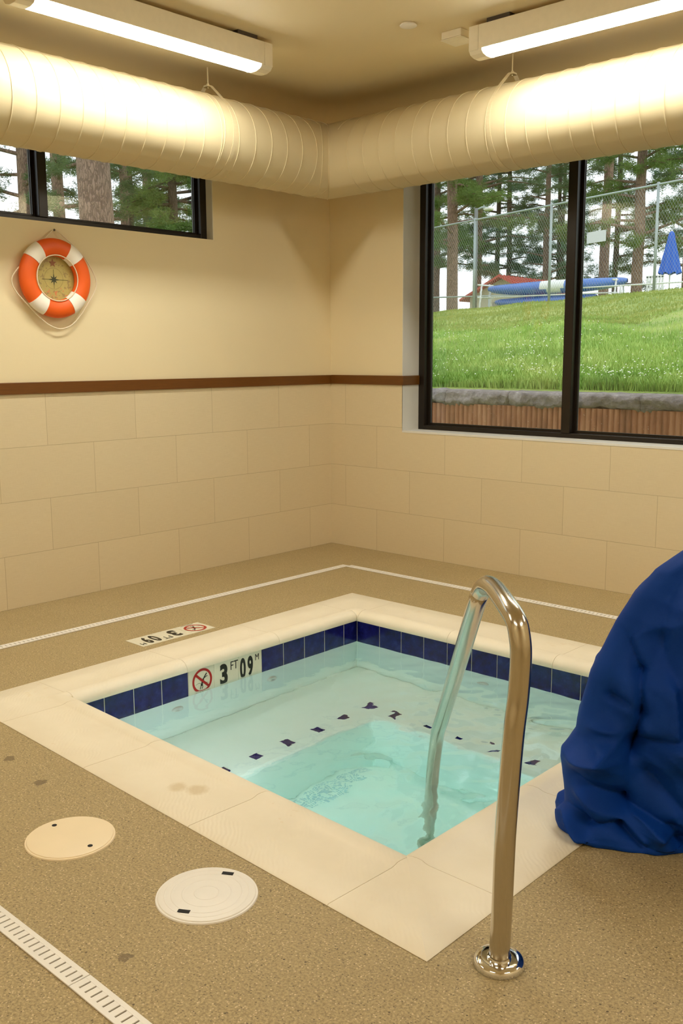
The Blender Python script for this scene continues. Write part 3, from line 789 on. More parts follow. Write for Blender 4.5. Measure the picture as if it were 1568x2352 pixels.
nl = MB(); nl.tube([(-.004, -2.265, 2.115), (.016, -2.265, 2.117)], .003, 8); nl.tube([(.016, -2.265, 2.117), (.0185, -2.265, 2.117)], .0065, 12)
tag(nl.build('nail', plain('dark nail', srgb(70, 58, 40), .4, .8)), 'small dark nail in the wall holding the life ring rope', 'nail')

from mathutils import noise as mn
# ================================================================== COVERED POOL LIFT
A = Vector((4.1, -2.4)); F0 = Vector((3.60, -2.84))
prof_s = [(-.002, .955), (.012, .985), (.03, .992), (.064, .994), (.089, .956), (.13, .962), (.186, .971), (.225, .978), (.255, .976), (.28, .945), (.31, .915), (.411, .892), (.485, .867), (.564, .815), (.643, .763), (.728, .693), (.799, .613), (.860, .491), (.93, .40), (1.02, .335), (1.12, .29), (1.22, .25), (1.30, .18), (1.335, .09), (1.345, 0)]
foot = [(3.60, -2.84), (3.655, -2.862), (3.72, -2.855), (3.80, -2.835), (3.86, -2.79), (3.93, -2.74), (4.02, -2.68), (4.14, -2.70), (4.28, -2.72), (4.42, -2.70), (4.55, -2.62), (4.62, -2.45), (4.60, -2.22), (4.50, -2.02), (4.30, -1.92), (4.05, -1.92), (3.82, -2.02), (3.68, -2.20), (3.60, -2.42), (3.575, -2.64), (3.58, -2.78)]
def resample(P_, n):
    P_ = [Vector((*p, 0)) for p in P_]; m = len(P_); out = []
    for i in range(m):
        p0, p1, p2, p3 = [P_[(i+k-1) % m] for k in range(4)]
        for k in range(12):
            t = k/12; out.append(.5*((2*p1)+(p2-p0)*t+(2*p0-5*p1+4*p2-p3)*t*t+(3*p1-p0-3*p2+p3)*t**3))
    L = [0]
    for i in range(len(out)): L.append(L[-1]+(out[(i+1) % len(out)]-out[i]).length)
    res = []; j = 0
    for k in range(n):
        s = L[-1]*k/n
        while L[j+1] < s: j += 1
        f = (s-L[j])/max(1e-9, L[j+1]-L[j]); res.append(out[j].lerp(out[(j+1) % len(out)], f))
    return res
NU, NV = 420, 230
base = resample(foot, NU)
zs = np.array([p[0] for p in prof_s]); ss = np.array([p[1] for p in prof_s])
def creases(px, py):
    """ridge(+)/valley(-) lines across the visible side, in a plane facing the room"""
    return 0
rvx, rvy = rt.x, rt.y
# (a0,z0,a1,z1, width, depth): a = coordinate along the camera-side face
CR = [(.80, .64, .835, .52, .022, -.014), (.835, .52, .845, .40, .018, -.016), (.845, .40, .822, .305, .022, -.026),
      (.93, .48, .945, .33, .05, .030), (.822, .305, .945, .335, .030, -.030), (.80, .335, .83, .285, .022, -.022),
      (.73, .345, .80, .335, .030, .018), (.66, .245, .75, .265, .035, .024), (.75, .265, .80, .325, .030, .018),
      (.685, .20, .80, .125, .030, -.024), (.80, .125, .95, .085, .030, -.022), (.70, .15, .86, .04, .035, .020),
      (.90, .62, .97, .40, .06, -.020), (.72, .075, .80, .055, .020, -.020), (.80, .055, .86, .02, .018, -.018),
      (.84, .10, .93, .06, .022, .022), (.93, .06, .985, .03, .02, -.02), (.96, .10, 1.0, .05, .02, .018), (.755, .44, .80, .425, .012, -.010),
      (.72, .30, .745, .285, .008, -.006), (.66, .07, .70, .03, .02, .015), (.88, .22, .97, .13, .04, -.02), (1.0, .7, 1.02, .2, .05, .03)]
CR = [tuple(c) for c in CR]
def seg_d(a, z, c):
    ax, az, bx, bz = c[:4]; dx, dz = bx-ax, bz-az; t = ((a-ax)*dx+(z-az)*dz)/(dx*dx+dz*dz); t = np.clip(t, 0, 1)
    return np.hypot(a-ax-t*dx, z-az-t*dz)
us = np.array([[p.x, p.y] for p in base])
nrm = np.roll(us, -1, 0)-np.roll(us, 1, 0); nrm = np.stack([nrm[:, 1], -nrm[:, 0]], 1); nrm /= np.linalg.norm(nrm, axis=1)[:, None]
if ((us-np.array([A.x, A.y]))*nrm).sum() < 0: nrm = -nrm
V = []; rs = np.random.RandomState(11)
tt = np.linspace(0, 1, NV); zlev = np.concatenate([np.linspace(-.001, .3, 90), np.linspace(.303, .9, 100), np.linspace(.905, 1.345, 40)])
ang = np.arange(NU)/NU*2*math.pi
for j, z in enumerate(zlev):
    s = np.interp(z, zs, ss); sm_ = s
    P2 = np.array([A.x, A.y])+(us-np.array([A.x, A.y]))*s
    P2[:, 0] += (1-s)*.02
    la = (P2[:, 0]-CAM.x)*rvx+(P2[:, 1]-CAM.y)*rvy
    dsp = np.zeros(NU)
    front = np.clip((-(nrm[:, 0]*fw.x+nrm[:, 1]*fw.y))*2.0, 0, 1)
    for c in CR:
        d = seg_d(la, z, c); dsp += front*2.5*c[5]*np.exp(-np.abs(d/c[4])**1.05)
    # long soft folds running down the cloth
    dsp += .013*np.sin(ang*9+2.0*math.sin(z*3.1)+.6)*min(1, z*3+.15)*(.4+.6*s)
    dsp += .006*np.sin(ang*23+5*z+1.5*np.sin(ang*5+z*7))*(.3+.7*s)
    rid = np.array([1-2*abs(mn.noise(Vector((float(P2[i, 0])*4.6+z*3.2, float(P2[i, 1])*4.6-z*2.4, z*2.8+4)))) for i in range(NU)])
    rid2 = np.array([1-2*abs(mn.noise(Vector((float(P2[i, 0])*11+z*9, float(P2[i, 1])*11+z*5, z*9)))) for i in range(NU)])
    dsp += .038*(rid-.5)*(.5+.5*s)+.011*(rid2-.5)*(.35+.65*math.exp(-z/.35))
    hem = math.exp(-((z-.05)/.05)**2)
    dsp += hem*.012*np.sin(ang*31+z*40+2*np.sin(ang*7)) 
    keep = 1-.85*np.exp(-((la-la.min())/.03)**2)     # leave the silhouette edge where it stands
    dsp *= keep
    P2 = P2+nrm*dsp[:, None]*min(1, s*1.6)
    zz = z + (0.012*np.sin(ang*17+1.3*np.sin(ang*5)) if z > .02 else 0)*np.exp(-((z-.06)/.07)**2)
    zz = np.maximum(np.broadcast_to(zz, (NU,)), 0.0015)
    for i in range(NU): V.append((float(P2[i, 0]), float(P2[i, 1]), float(zz[i])))
nl_ = len(zlev)
Fc = [(j*NU+i, j*NU+(i+1) % NU, (j+1)*NU+(i+1) % NU, (j+1)*NU+i) for j in range(nl_-1) for i in range(NU)]
cvt = thing('covered_pool_lift', 'pool lift standing beside the hot tub under a draped royal blue cover', 'pool lift', (0, 0, 0))
me = bpy.data.meshes.new('fabric_cover'); me.from_pydata(V, [], Fc)
bm = bmesh.new(); bm.from_mesh(me); bmesh.ops.recalc_face_normals(bm, faces=bm.faces); bm.to_mesh(me); bm.free()
link('fabric_cover', me, BLUE, cvt, True)

# ================================================================== OUTSIDE
def m_stone():
    k = NT('split grey cap stone'); p = k.pos(); a = k.noise(p, 9, 6, .7); v = k.vor(p, 14)
    k.col(k.ramp(a, [(.3, srgb(96, 88, 84)), (.55, srgb(134, 124, 120)), (.75, srgb(176, 168, 162))])); k.rough(.9)
    k.bump(k.math('ADD', a, v), .9, .03); return k.m
def m_rust():
    k = NT('ribbed rusty retaining wall'); p = k.pos(); a = k.noise(k.scale(p, (7, 7, 1.5)), 1, 5, .7); f = k.noise(p, 60, 3)
    c = k.ramp(a, [(.3, srgb(110, 72, 50)), (.5, srgb(152, 100, 70)), (.7, srgb(176, 128, 96))])
    k.col(k.mix(k.math('MULTIPLY', k.math('GREATER_THAN', f, .70), .6), c, srgb(214, 196, 178))); k.rough(.85); return k.m
def m_grass(name, lo, mid, hi, sc=3.0, stretch=(1, 1, 1)):
    k = NT(name); p = k.scale(k.pos(), stretch); a = k.noise(p, sc, 6, .7); b = k.noise(p, 60, 3, .7)
    k.col(k.mix(k.math('MULTIPLY', b, .5), k.ramp(a, [(.32, lo), (.5, mid), (.68, hi)]), lo)); k.rough(.8)
    k.bump(b, .6, .05); return k.m
STONE = m_stone(); RUST = m_rust()
TURF = m_grass('mown turf', srgb(122, 146, 66), srgb(160, 178, 88), srgb(196, 196, 112), .9)
def crest(x): return 2.67+.0376*(x+10.48)
def fence_y(x): return 16.87-.1114*(x+10.48)
rs = np.random.RandomState(5)
def terr(x, y):
    cr = np.clip(crest(x), 2.2, 3.4); fy = fence_y(x)
    t = np.clip((y-2.42)/(fy-2.42), 0, 1)
    t = t**.86
    hill = 1.05+(cr-1.05)*(t*1.0)
    hill = np.where(y > fy, cr-.05*np.clip((y-fy), 0, 6)/6+.0, hill)
    # away from the retained bank (left side of the building): gentle rise
    m = np.clip((y+4)/6.4, 0, 1)
    left = np.clip((-x-2)/9, 0, 1)
    low = -.25+left*1.6*(.3+.7*m)
    k = np.clip((y-2.42)/.02, 0, 1)
    res = np.where(y >= 2.42, hill, low)
    res = np.where((x > -.7) & (y < 2.42), -.25, res)
    und = .05*np.sin(x*1.1+1)*np.sin(y*.8)+.03*np.sin(x*2.7+y*1.9)
    return res+und*np.clip((y-3)/3, 0, 1)*np.where(y > fy-1.5, .25, 1)
tm = MB(); xs = np.concatenate([np.linspace(-90, -14, 30), np.linspace(-13.6, 9, 90), np.linspace(10, 40, 10)]); ysq = np.concatenate([np.linspace(2.42, 18, 80), np.linspace(18.5, 110, 40)])
XX, YY = np.meshgrid(xs, ysq); ZZ = terr(XX, YY)
nxx = len(xs)
tm.add([(float(XX[j, i]), float(YY[j, i]), float(ZZ[j, i])) for j in range(len(ysq)) for i in range(nxx)], [(j*nxx+i, j*nxx+i+1, (j+1)*nxx+i+1, (j+1)*nxx+i) for j in range(len(ysq)-1) for i in range(nxx-1)])
hill = tm.build('grass_slope', TURF, None, True); struct(hill)
gl = MB(); gl.add([(-90, -30, -.26), (-.2, -30, -.26), (-.2, .35, -.26), (20, .35, -.26), (20, 2.4, -.26), (-90, 2.4, -.26), ], [(0, 1, 2, 5), (2, 3, 4, 5)])
struct(gl.build('yard_ground', TURF))
# retaining wall: ribbed face under a rough stone cap
rw = thing('retaining_wall', 'low rusty ribbed retaining wall with rough grey stone cap outside the large window', 'retaining wall', (0, 0, 0))
rbm = MB(); x = -9.0; pts = []
step = .0066
xx = np.arange(-9.0, 9.0, step)
yy = 2.235-.020*np.abs(np.sin((xx)*math.pi/.053))**.7
vs = [(float(a), float(b), -.25) for a, b in zip(xx, yy)]+[(float(a), float(b), .965) for a, b in zip(xx, yy)]
n = len(xx); rbm.add(vs, [(i, i+1, n+i+1, n+i) for i in range(n-1)]); rbm.add([(-9, 2.235, -.25), (9, 2.235, -.25), (9, 2.235, .96), (-9, 2.235, .96), (-9, 2.5, -.25), (9, 2.5, -.25), (9, 2.5, .96), (-9, 2.5, .96)], [(4, 5, 6, 7), (0, 4, 7, 3), (1, 5, 6, 2), (3, 2, 6, 7)])
rbm.build('ribbed_face', RUST, rw)
from mathutils import noise as mn
x = -9.0
while x < 9:
    L = .62+.1*R.random(); cb_ = MB(); nu, nv = 26, 22
    prof_c = []
    def cp(u, v):  # rounded stone bar
        X_ = x+.002+(L-.004)*u
        a = 2*math.pi*v; cy, cz = 2.40, 1.022
        ca, sa = math.cos(a), math.sin(a); p = 5
        rr = (abs(ca)**p+abs(sa)**p)**(-1/p)
        y_ = cy+.205*ca*rr; z_ = cz+.070*sa*rr
        d = mn.noise(Vector((X_*6, y_*9, z_*13)))*.034+mn.noise(Vector((X_*19, y_*19, z_*25)))*.016
        if ca > .2: d *= .3
        return (X_, y_+ca*d, z_+sa*d*(.5 if sa > 0 else 1))
    vs = [cp(i/(nu-1), j/nv) for i in range(nu) for j in range(nv)]
    cb_.add(vs, [(i*nv+j, i*nv+(j+1) % nv, (i+1)*nv+(j+1) % nv, (i+1)*nv+j) for i in range(nu-1) for j in range(nv)]+[tuple(range(nv)), tuple(range((nu-1)*nv, nu*nv))])
    cb_.build('cap_stone', STONE, rw, True); x += L
# grass blades and flowers on the bank
BL = NT('grass blades'); gi = BL.n('ShaderNodeObjectInfo')
BL.col(BL.ramp(BL.noise(BL.pos(), 1.1, 4, .7), [(.3, srgb(104, 150, 54)), (.5, srgb(154, 188, 84)), (.7, srgb(198, 212, 122))])); BL.rough(.6)
BL.b.inputs['Subsurface Weight'].default_value = 0
def scatter(name, label, n, xr, yr, hfun, wd, mat, cat, dens, seed, lean=.35):
    rs = np.random.RandomState(seed); m = n*4
    x = rs.uniform(xr[0], xr[1], m); y = yr[0]+(yr[1]-yr[0])*rs.uniform(size=m)**1.6
    k_ = rs.uniform(size=m) < dens(x, y); x = x[k_][:n]; y = y[k_][:n]; n = len(x); z = terr(x, y)
    h = hfun(x, y)*rs.uniform(.5, 1.1, n); a = rs.uniform(0, 6.28, n); dx, dy = np.cos(a), np.sin(a); lx = rs.uniform(-lean, lean, n)*h; ly = rs.uniform(-lean, lean, n)*h; w_ = wd*rs.uniform(.6, 1.4, n)
    st_ = lambda *p: np.stack(p, 1)
    V = np.stack([st_(x-dx*w_, y-dy*w_, z-.02), st_(x+dx*w_, y+dy*w_, z-.02), st_(x+lx*.4+dx*w_*.7, y+ly*.4+dy*w_*.7, z+h*.6), st_(x+lx*.4-dx*w_*.7, y+ly*.4-dy*w_*.7, z+h*.6), st_(x+lx, y+ly, z+h)], 1).reshape(-1, 3).tolist()
    Fs = []
    for b in range(0, 5*n, 5): Fs += [(b, b+1, b+2, b+3), (b+3, b+2, b+4)]
    me = bpy.data.meshes.new(name); me.from_pydata(V, [], Fs); return tag(link(name, me, mat), label, cat, kind='stuff')
clump = lambda x, y: .5+.5*np.sin(x*1.7+.6*np.sin(y*1.3))*np.sin(y*1.1+x*.4)
scatter('grass', 'tall green grass growing on the lower bank above the stone cap', 95000, (-9, 3.2), (2.61, 8.5),
        lambda x, y: (.08+.13*clump(x, y))*np.maximum(.25, 1-(y-2.5)/7.0), .005, BL.m, 'grass', lambda x, y: 1-.7*np.maximum(0, (y-3)/6), 3, .55)
scatter('lawn_grass', 'short yellow green grass on the upper bank below the chain-link fence', 40000, (-14, -1), (7, 17.0),
        lambda x, y: .045+0*x, .008, m_grass('dry lawn blades', srgb(136, 156, 70), srgb(170, 184, 90), srgb(204, 200, 116), 1.3), 'grass', lambda x, y: 1+0*x, 4)
WF = plain('white blossom', srgb(236, 240, 214), .7)
rs = np.random.RandomState(9); V = []; Fs = []
for i in range(5200):
    y = 2.66+4.0*rs.uniform()**2.0; x = rs.uniform(-7.5, 3.0)
    if rs.uniform() > (.10+1.0*clump(x*1.4+2, y*1.5)**2) or (y > 4.3 and rs.uniform() > .45): continue
    z = float(terr(np.array(x), np.array(y)))+(.09+.13*clump(x, y))*max(.25, 1-(y-2.5)/7)*rs.uniform(.7, 1.15)
    r_ = rs.uniform(.005, .011); b = len(V)
    V += [(x-r_, y, z), (x+r_, y, z), (x, y-r_, z), (x, y+r_, z), (x, y, z+r_*.9), (x, y, z-r_*.6)]
    Fs += [(b, b+2, b+4), (b+2, b+1, b+4), (b+1, b+3, b+4), (b+3, b, b+4), (b+2, b, b+5), (b+1, b+2, b+5), (b+3, b+1, b+5), (b, b+3, b+5)]
me = bpy.data.meshes.new('white_flowers'); me.from_pydata(V, [], Fs)
tag(link('white_flowers', me, WF), 'tiny white wildflowers scattered through the lower bank grass', 'flowers', kind='stuff')

# chain-link fences
GALV = plain('galvanised steel', srgb(166, 174, 172), .5, .3)
def fence(label, P0, P1, h, posts, slope=None, pitch=.075, wire=.004, zb=None):
    t = thing('chain_link_fence', label, 'fence', (0, 0, 0))
    P0 = Vector(P0); P1 = Vector(P1); d = P1-P0; L = Vector((d.x, d.y, 0)).length
    def at(s, hh): q = P0.lerp(P1, s/L); return Vector((q.x, q.y, q.z+hh))
    m = MB()
    kx = pitch*1.15
    s = -h*kx/pitch*0-h
    def clipseg(s0, dirn):
        # line from (s0,0) to (s0+dirn*h*.9, h)
        a = [s0, 0.02]; b = [s0+dirn*h*.62, h]
        if b[0] == a[0]: return None
        if a[0] > b[0]: a, b = b, a
        if b[0] < 0 or a[0] > L: return None
        sl = (b[1]-a[1])/(b[0]-a[0])
        if a[0] < 0: a = [0, a[1]-sl*a[0]]
        if b[0] > L: b = [L, b[1]+sl*(L-b[0])]
        return a, b
    s = -h
    while s < L+h:
        for dn in (1, -1):
            c = clipseg(s, dn)
            if c: m.tube([at(*c[0]), at(*c[1])], wire/2, 3, cap=False)
        s += pitch
    m.build('wire_mesh', GALV, t)
    m = MB(); m.tube([at(0, h), at(L, h)], .024, 8); m.build('top_rail', GALV, t, True)
    for s in posts:
        m = MB(); m.tube([at(s, -.3), at(s, h+.05)], .034, 10); m.build('post', GALV, t, True)
    return t
def fp(x, dz=0): return (x, fence_y(x)-.0, crest(x)+dz)
FX0, FX1 = -19.0, 1.2
sx = lambda x: (x-FX0)*math.hypot(1, .1114)
fence('tall chain-link fence along the top of the grassy bank', fp(FX0), fp(FX1), 2.36, [sx(-16.0), sx(-13.2), sx(-10.55), sx(-8.05), sx(-5.11), sx(-2.1), sx(.9)])
fence('low chain-link fence beyond the tall fence at the left', (-19.5, 23.2, 2.35), (-13.1, 25.6, 2.35), 1.22, [0, 2.2, 4.4, 6.6])
# blank sign on the fence
sg = thing('fence_sign', 'blank white rectangular sign hanging on the tall fence', 'sign', (-6.64, 16.36, 4.20))
b = MB(); b.add([(-.275, .0, -.125), (.255, -.06, -.105), (.255, -.06, .155), (-.275, 0, .135), (-.275, .012, -.125), (.255, -.048, -.105), (.255, -.048, .155), (-.275, .012, .135)],
      [(0, 1, 2, 3), (7, 6, 5, 4), (0, 1, 5, 4), (1, 2, 6, 5), (2, 3, 7, 6), (3, 0, 4, 7)]); b.build('sign_panel', plain('sign white', srgb(214, 214, 218), .4), sg)
for x_, z_ in ((-.25, .12), (.235, .14)):
    b = MB(); b.tube([(x_, -.012-.05*(x_ > 0), z_), (x_, .0, z_)], .01, 8); b.build('sign_bolt', GALV, sg)
# kayaks on a white rack
KB = plain('blue boat hull', srgb(66, 112, 190), .3, 0, .12, 2, coat=.3); KW = plain('white rack paint', srgb(226, 226, 222), .5)
def kayak(label, a, b, r, white=None, gp='boats on the white rack'):
    t = thing('kayak', label, 'kayak', (0, 0, 0)); a = Vector(a); b = Vector(b); d = b-a
    N_ = 40; side = Vector((d.y, -d.x, 0)).normalized(); mb = MB(); nr = 20; vs = []
    for i in range(N_+1):
        t_ = i/N_; k = min(1, math.sin(math.pi*min(max(t_, .004), .996))**.28); c = a.lerp(b, t_)+Vector((0, 0, .06*(2*t_-1)**4))
        for j in range(nr):
            th = 2*math.pi*j/nr; yy_ = math.cos(th)*r*1.35*k; zz_ = math.sin(th)*r*k*(1 if math.sin(th) > 0 else .95)
            vs.append(c+side*yy_+Vector((0, 0, zz_)))
    fs = [(i*nr+j, i*nr+(j+1) % nr, (i+1)*nr+(j+1) % nr, (i+1)*nr+j) for i in range(N_) for j in range(nr)]
    mb.add(vs, fs); o = mb.build('hull', [KB, KW], t, True)
    if white:
        for i, p in enumerate(o.data.polygons):
            cc = p.center; s = (cc-a).dot(d)/d.dot(d); 
            if white[0]+.05*((cc.z-a.z)/r < 0) < s < white[1]-.04*((cc.z-a.z)/r < 0): p.material_index = 1
    kb = MB(); pts = [a.lerp(b, .02+.96*i/20)-Vector((0, 0, r*.9*min(1, math.sin(math.pi*(.02+.96*i/20))**.28)-.01-.06*(2*(.02+.96*i/20)-1)**4)) for i in range(21)]
    kb.tube(pts, .02, 6); kb.build('keel', KB, t, True)
kayak('upper blue boat with a white middle section lying on the white rack', (-12.48, 20.43, 3.40), (-8.35, 21.45, 3.50), .21, (.40, .58))
kayak('lower plain blue boat lying under the two-colour boat on the white rack', (-12.30, 20.55, 3.00), (-9.2, 21.25, 3.08), .18)
rk = thing('boat_rack', 'white tube rack holding the two blue boats', 'rack', (0, 0, 0))
for fx, fy in ((-12.55, 20.36), (-8.55, 21.36)):
    b = MB()
    for o in (-.33, .33):
        b.tube([(fx+.1*o, fy+o, 2.45), (fx+.05*o, fy+o*.55, 3.62)], .028, 8)
    for z in (2.80, 3.20, 3.58): b.tube([(fx-.04, fy-.36, z), (fx+.04, fy+.36, z)], .025, 8)
    b.build('end_frame', KW, rk, True)
b = MB(); b.tube([(-12.55, 20.2, 3.2), (-8.55, 21.2, 3.22)], .02, 8); b.build('side_rail', KW, rk, True)
br = thing('barrier_rail', 'thin white horizontal rail on splayed legs right of the boats', 'barrier', (0, 0, 0))
b = MB(); b.tube([(-9.3, 20.6, 3.36), (-6.3, 21.3, 3.42)], .022, 8); b.build('rail', KW, br, True)
for x_, y_ in ((-8.25, 20.85), (-6.4, 21.28)):
    b = MB(); b.tube([(x_+.12, y_-.1, 2.55), (x_, y_, 3.40)], .025, 8); b.build('leg', KW, br, True)
    b = MB(); b.tube([(x_-.12, y_+.1, 2.55), (x_, y_, 3.40)], .025, 8); b.build('leg', KW, br, True)
# parasol, closed
pa = thing('parasol', 'closed royal blue parasol standing behind the fence at the right', 'parasol', (-7.53, 22.45, 2.6))
b = MB(); n = 48; vs = []
lv = [(0, 2.36, .03), (.15, 2.30, .075), (.35, 2.06, .12), (.6, 1.75, .19), (.85, 1.42, .26), (1, 1.16, .315)]
for (_, z, r_) in lv:
    for k in range(n):
        a = 2*math.pi*k/n; q = r_*(1+.14*math.cos(8*a)) ; vs.append((q*math.cos(a), q*math.sin(a), z+(.03*math.cos(8*a) if z < 1.2 else 0)))
b.add(vs, [(i*n+k, i*n+(k+1) % n, (i+1)*n+(k+1) % n, (i+1)*n+k) for i in range(len(lv)-1) for k in range(n)]+[tuple(range(n))])
b.build('canopy', plain('parasol blue', srgb(36, 96, 196), .7), pa, True)
b = MB(); b.tube([(0, 0, 0), (0, 0, 2.42)], .02, 8); b.build('pole', KW, pa, True)
b = MB(); b.lathe([(0, .08), (.2, .06), (.24, 0)], 24); b.build('base', plain('grey base', (.3, .3, .3)), pa, True)
# slatted white chair back
ch = thing('patio_chair', 'white slatted patio chair left of the closed parasol', 'chair', (-7.55, 21.3, 2.62))
for o in (-.24, .24):
    for f in (-.22, .22):
        b = MB(); b.tube([(o, f, 0), (o, f, .42)], .018, 8); b.build('leg', KW, ch, True)
b = MB(); b.box((-.27, -.26, .40), (.27, .25, .44)); b.build('seat', KW, ch)
b = MB()
for i in range(6): b.box((-.25+i*.09, .22, .44), (-.20+i*.09, .25, 1.02))
b.box((-.27, .22, .98), (.27, .25, 1.04)); b.build('backrest', KW, ch)
# lamp post
lpst = thing('lamp_post', 'grey lamp post with a short arm lamp behind the fence', 'lamp post', (-12.98, 20.4, 2.6))
b = MB(); b.tube([(0, 0, -.1), (0, 0, 3.35)], [.075, .055], 12); b.build('pole', plain('grey pole', srgb(120, 122, 120), .6), lpst, True)
b = MB(); b.tube([(0, 0, 3.3), (.14, .12, 3.38), (.28, .24, 3.36)], .03, 8); b.build('arm', GALV, lpst, True)
b = MB(); b.box((.16, .14, 3.28), (.42, .36, 3.36)); b.build('lamp_head', plain('lamp head', srgb(216, 214, 196), .4), lpst, bevel=.03)
# shed with red metal roof
sh = thing('shed', 'small beige shed with a red metal gable roof beyond the boats', 'shed', (-20.5, 33.0, 2.6))
RED2 = plain('red metal roof', srgb(196, 74, 62), .5); BEI = plain('beige siding', srgb(196, 186, 164), .8)
gd = Vector((1, .06, 0)).normalized(); rd_ = Vector((-.06, 1, 0)).normalized()   # gable width, ridge run
def sp_(u, v, z): q = gd*u+rd_*v; return (q.x, q.y, z)
Wd, Ln, eh, ph = 1.75, 5.8, 1.62, 2.40
b = MB(); b.add([sp_(-Wd, .4, 0), sp_(Wd, .4, 0), sp_(Wd, .4, eh), sp_(0, .4, ph-.05), sp_(-Wd, .4, eh), sp_(-Wd, Ln, 0), sp_(Wd, Ln, 0), sp_(Wd, Ln, eh), sp_(0, Ln, ph-.05), sp_(-Wd, Ln, eh)],
   [(0, 1, 2, 3, 4), (9, 8, 7, 6, 5), (0, 1, 6, 5), (1, 2, 7, 6), (4, 0, 5, 9)]); b.build('wall', BEI, sh)
b = MB()
for sg_ in (1, -1):
    o = .5*sg_; e_z = eh-.25
    pts = [sp_(0, 0, ph), sp_(sg_*(Wd+.35), 0, e_z), sp_(sg_*(Wd+.35), Ln+.4, e_z), sp_(0, Ln+.4, ph)]
    b.add(pts+[(p[0], p[1], p[2]+.10) for p in pts], [(0, 1, 2, 3), (7, 6, 5, 4), (0, 1, 5, 4), (1, 2, 6, 5), (2, 3, 7, 6), (3, 0, 4, 7)])
    for i in range(15):
        v = .1+i*.42; a_ = Vector(sp_(0, v, ph+.11)); c_ = Vector(sp_(sg_*(Wd+.35), v, e_z+.11)); b.tube([a_, c_], .03, 4)
b.build('roof', RED2, sh)
b = MB(); b.box((-.35, -.35, 0), (.35, .35, .01)); 
b = MB(); b.add([sp_(-.5, .37, 0), sp_(.4, .37, 0), sp_(.4, .37, 1.3), sp_(-.5, .37, 1.3), sp_(-.5, .41, 0), sp_(.4, .41, 0), sp_(.4, .41, 1.3), sp_(-.5, .41, 1.3)], [(0, 1, 2, 3), (7, 6, 5, 4), (0, 1, 5, 4), (1, 2, 6, 5), (2, 3, 7, 6), (3, 0, 4, 7)]); b.build('door', plain('grey shed door', srgb(150, 146, 136), .7), sh)

# trees
def m_bark(name, a, b_, sc):
    k = NT(name); p = k.obj(); n1 = k.noise(k.scale(p, (sc*2, sc*2, sc*.5)), 1, 6, .75)
    wp = k.n('ShaderNodeVectorMath', operation='MULTIPLY_ADD'); k.l(k.noise(p, 9, 3, .6, out=1), wp.inputs[0]); wp.inputs[1].default_value = (.09, .09, .12); k.l(p, wp.inputs[2])
    v = k.vor(k.scale(wp.outputs[0], (sc*3.2, sc*3.2, sc*.62)), 1, feature='DISTANCE_TO_EDGE')
    c = k.mix(n1, a, b_); cr = k.math('LESS_THAN', v, .13)
    k.col(k.mix(k.math('MULTIPLY', cr, .55), c, tuple(x*.5 for x in a))); k.rough(.95)
    k.bump(k.math('ADD', n1, k.math('MINIMUM', v, .3)), .9, .03); return k.m
BARK = m_bark('pine bark', srgb(108, 80, 66), srgb(184, 152, 134), 7)
BARKD = m_bark('dark fir bark', srgb(70, 56, 46), srgb(112, 92, 78), 6)
def m_needles(name, a, b_):
    k = NT(name); p = k.obj(); n1 = k.noise(p, 1.7, 3, .6); k.col(k.mix(n1, a, b_)); k.rough(.7)
    # light passes through the thin needles
    tr = k.n('ShaderNodeBsdfTranslucent'); k.l(k.mix(n1, a, b_), tr.inputs[0]); mx = k.n('ShaderNodeMixShader'); mx.inputs[0].default_value = .35
    k.l(k.b.outputs[0], mx.inputs[1]); k.l(tr.outputs[0], mx.inputs[2]); k.l(mx.outputs[0], k.out.inputs['Surface']); return k.m
ND = [m_needles('dark pine needles', srgb(60, 82, 52), srgb(118, 136, 84)), m_needles('blue green needles', srgb(58, 90, 70), srgb(112, 142, 106)), m_needles('fresh green needles', srgb(72, 104, 46), srgb(138, 158, 78))]
def needle_clumps(centres, rs, nn, s0, s1, wd, flat=.7, jit=.07):
    n = len(centres)*nn; Cn = np.repeat(np.array(centres), nn, 0)
    D = rs.normal(0, 1, (n, 3)); D /= np.linalg.norm(D, axis=1)[:, None]; D[:, 2] *= flat; D[:, 2] += .15
    S = np.cross(D, rs.normal(0, 1, (n, 3))); S /= (np.linalg.norm(S, axis=1)[:, None]+1e-9)
    l = np.repeat(rs.uniform(s0, s1, len(centres)), nn)*rs.uniform(.7, 1.3, n); w_ = S*(wd*rs.uniform(.6, 1.3, n))[:, None]
    o = Cn+rs.normal(0, jit, (n, 3)); V = np.stack([o-w_, o+w_, o+D*l[:, None]], 1).reshape(-1, 3)
    me = bpy.data.meshes.new('needles'); me.vertices.add(len(V)); me.vertices.foreach_set('co', V.ravel().astype(np.float32))
    me.loops.add(len(V)); me.loops.foreach_set('vertex_index', np.arange(len(V), dtype=np.int32)); me.polygons.add(n)
    me.polygons.foreach_set('loop_start', np.arange(0, len(V), 3, dtype=np.int32)); me.update(calc_edges=True); return me
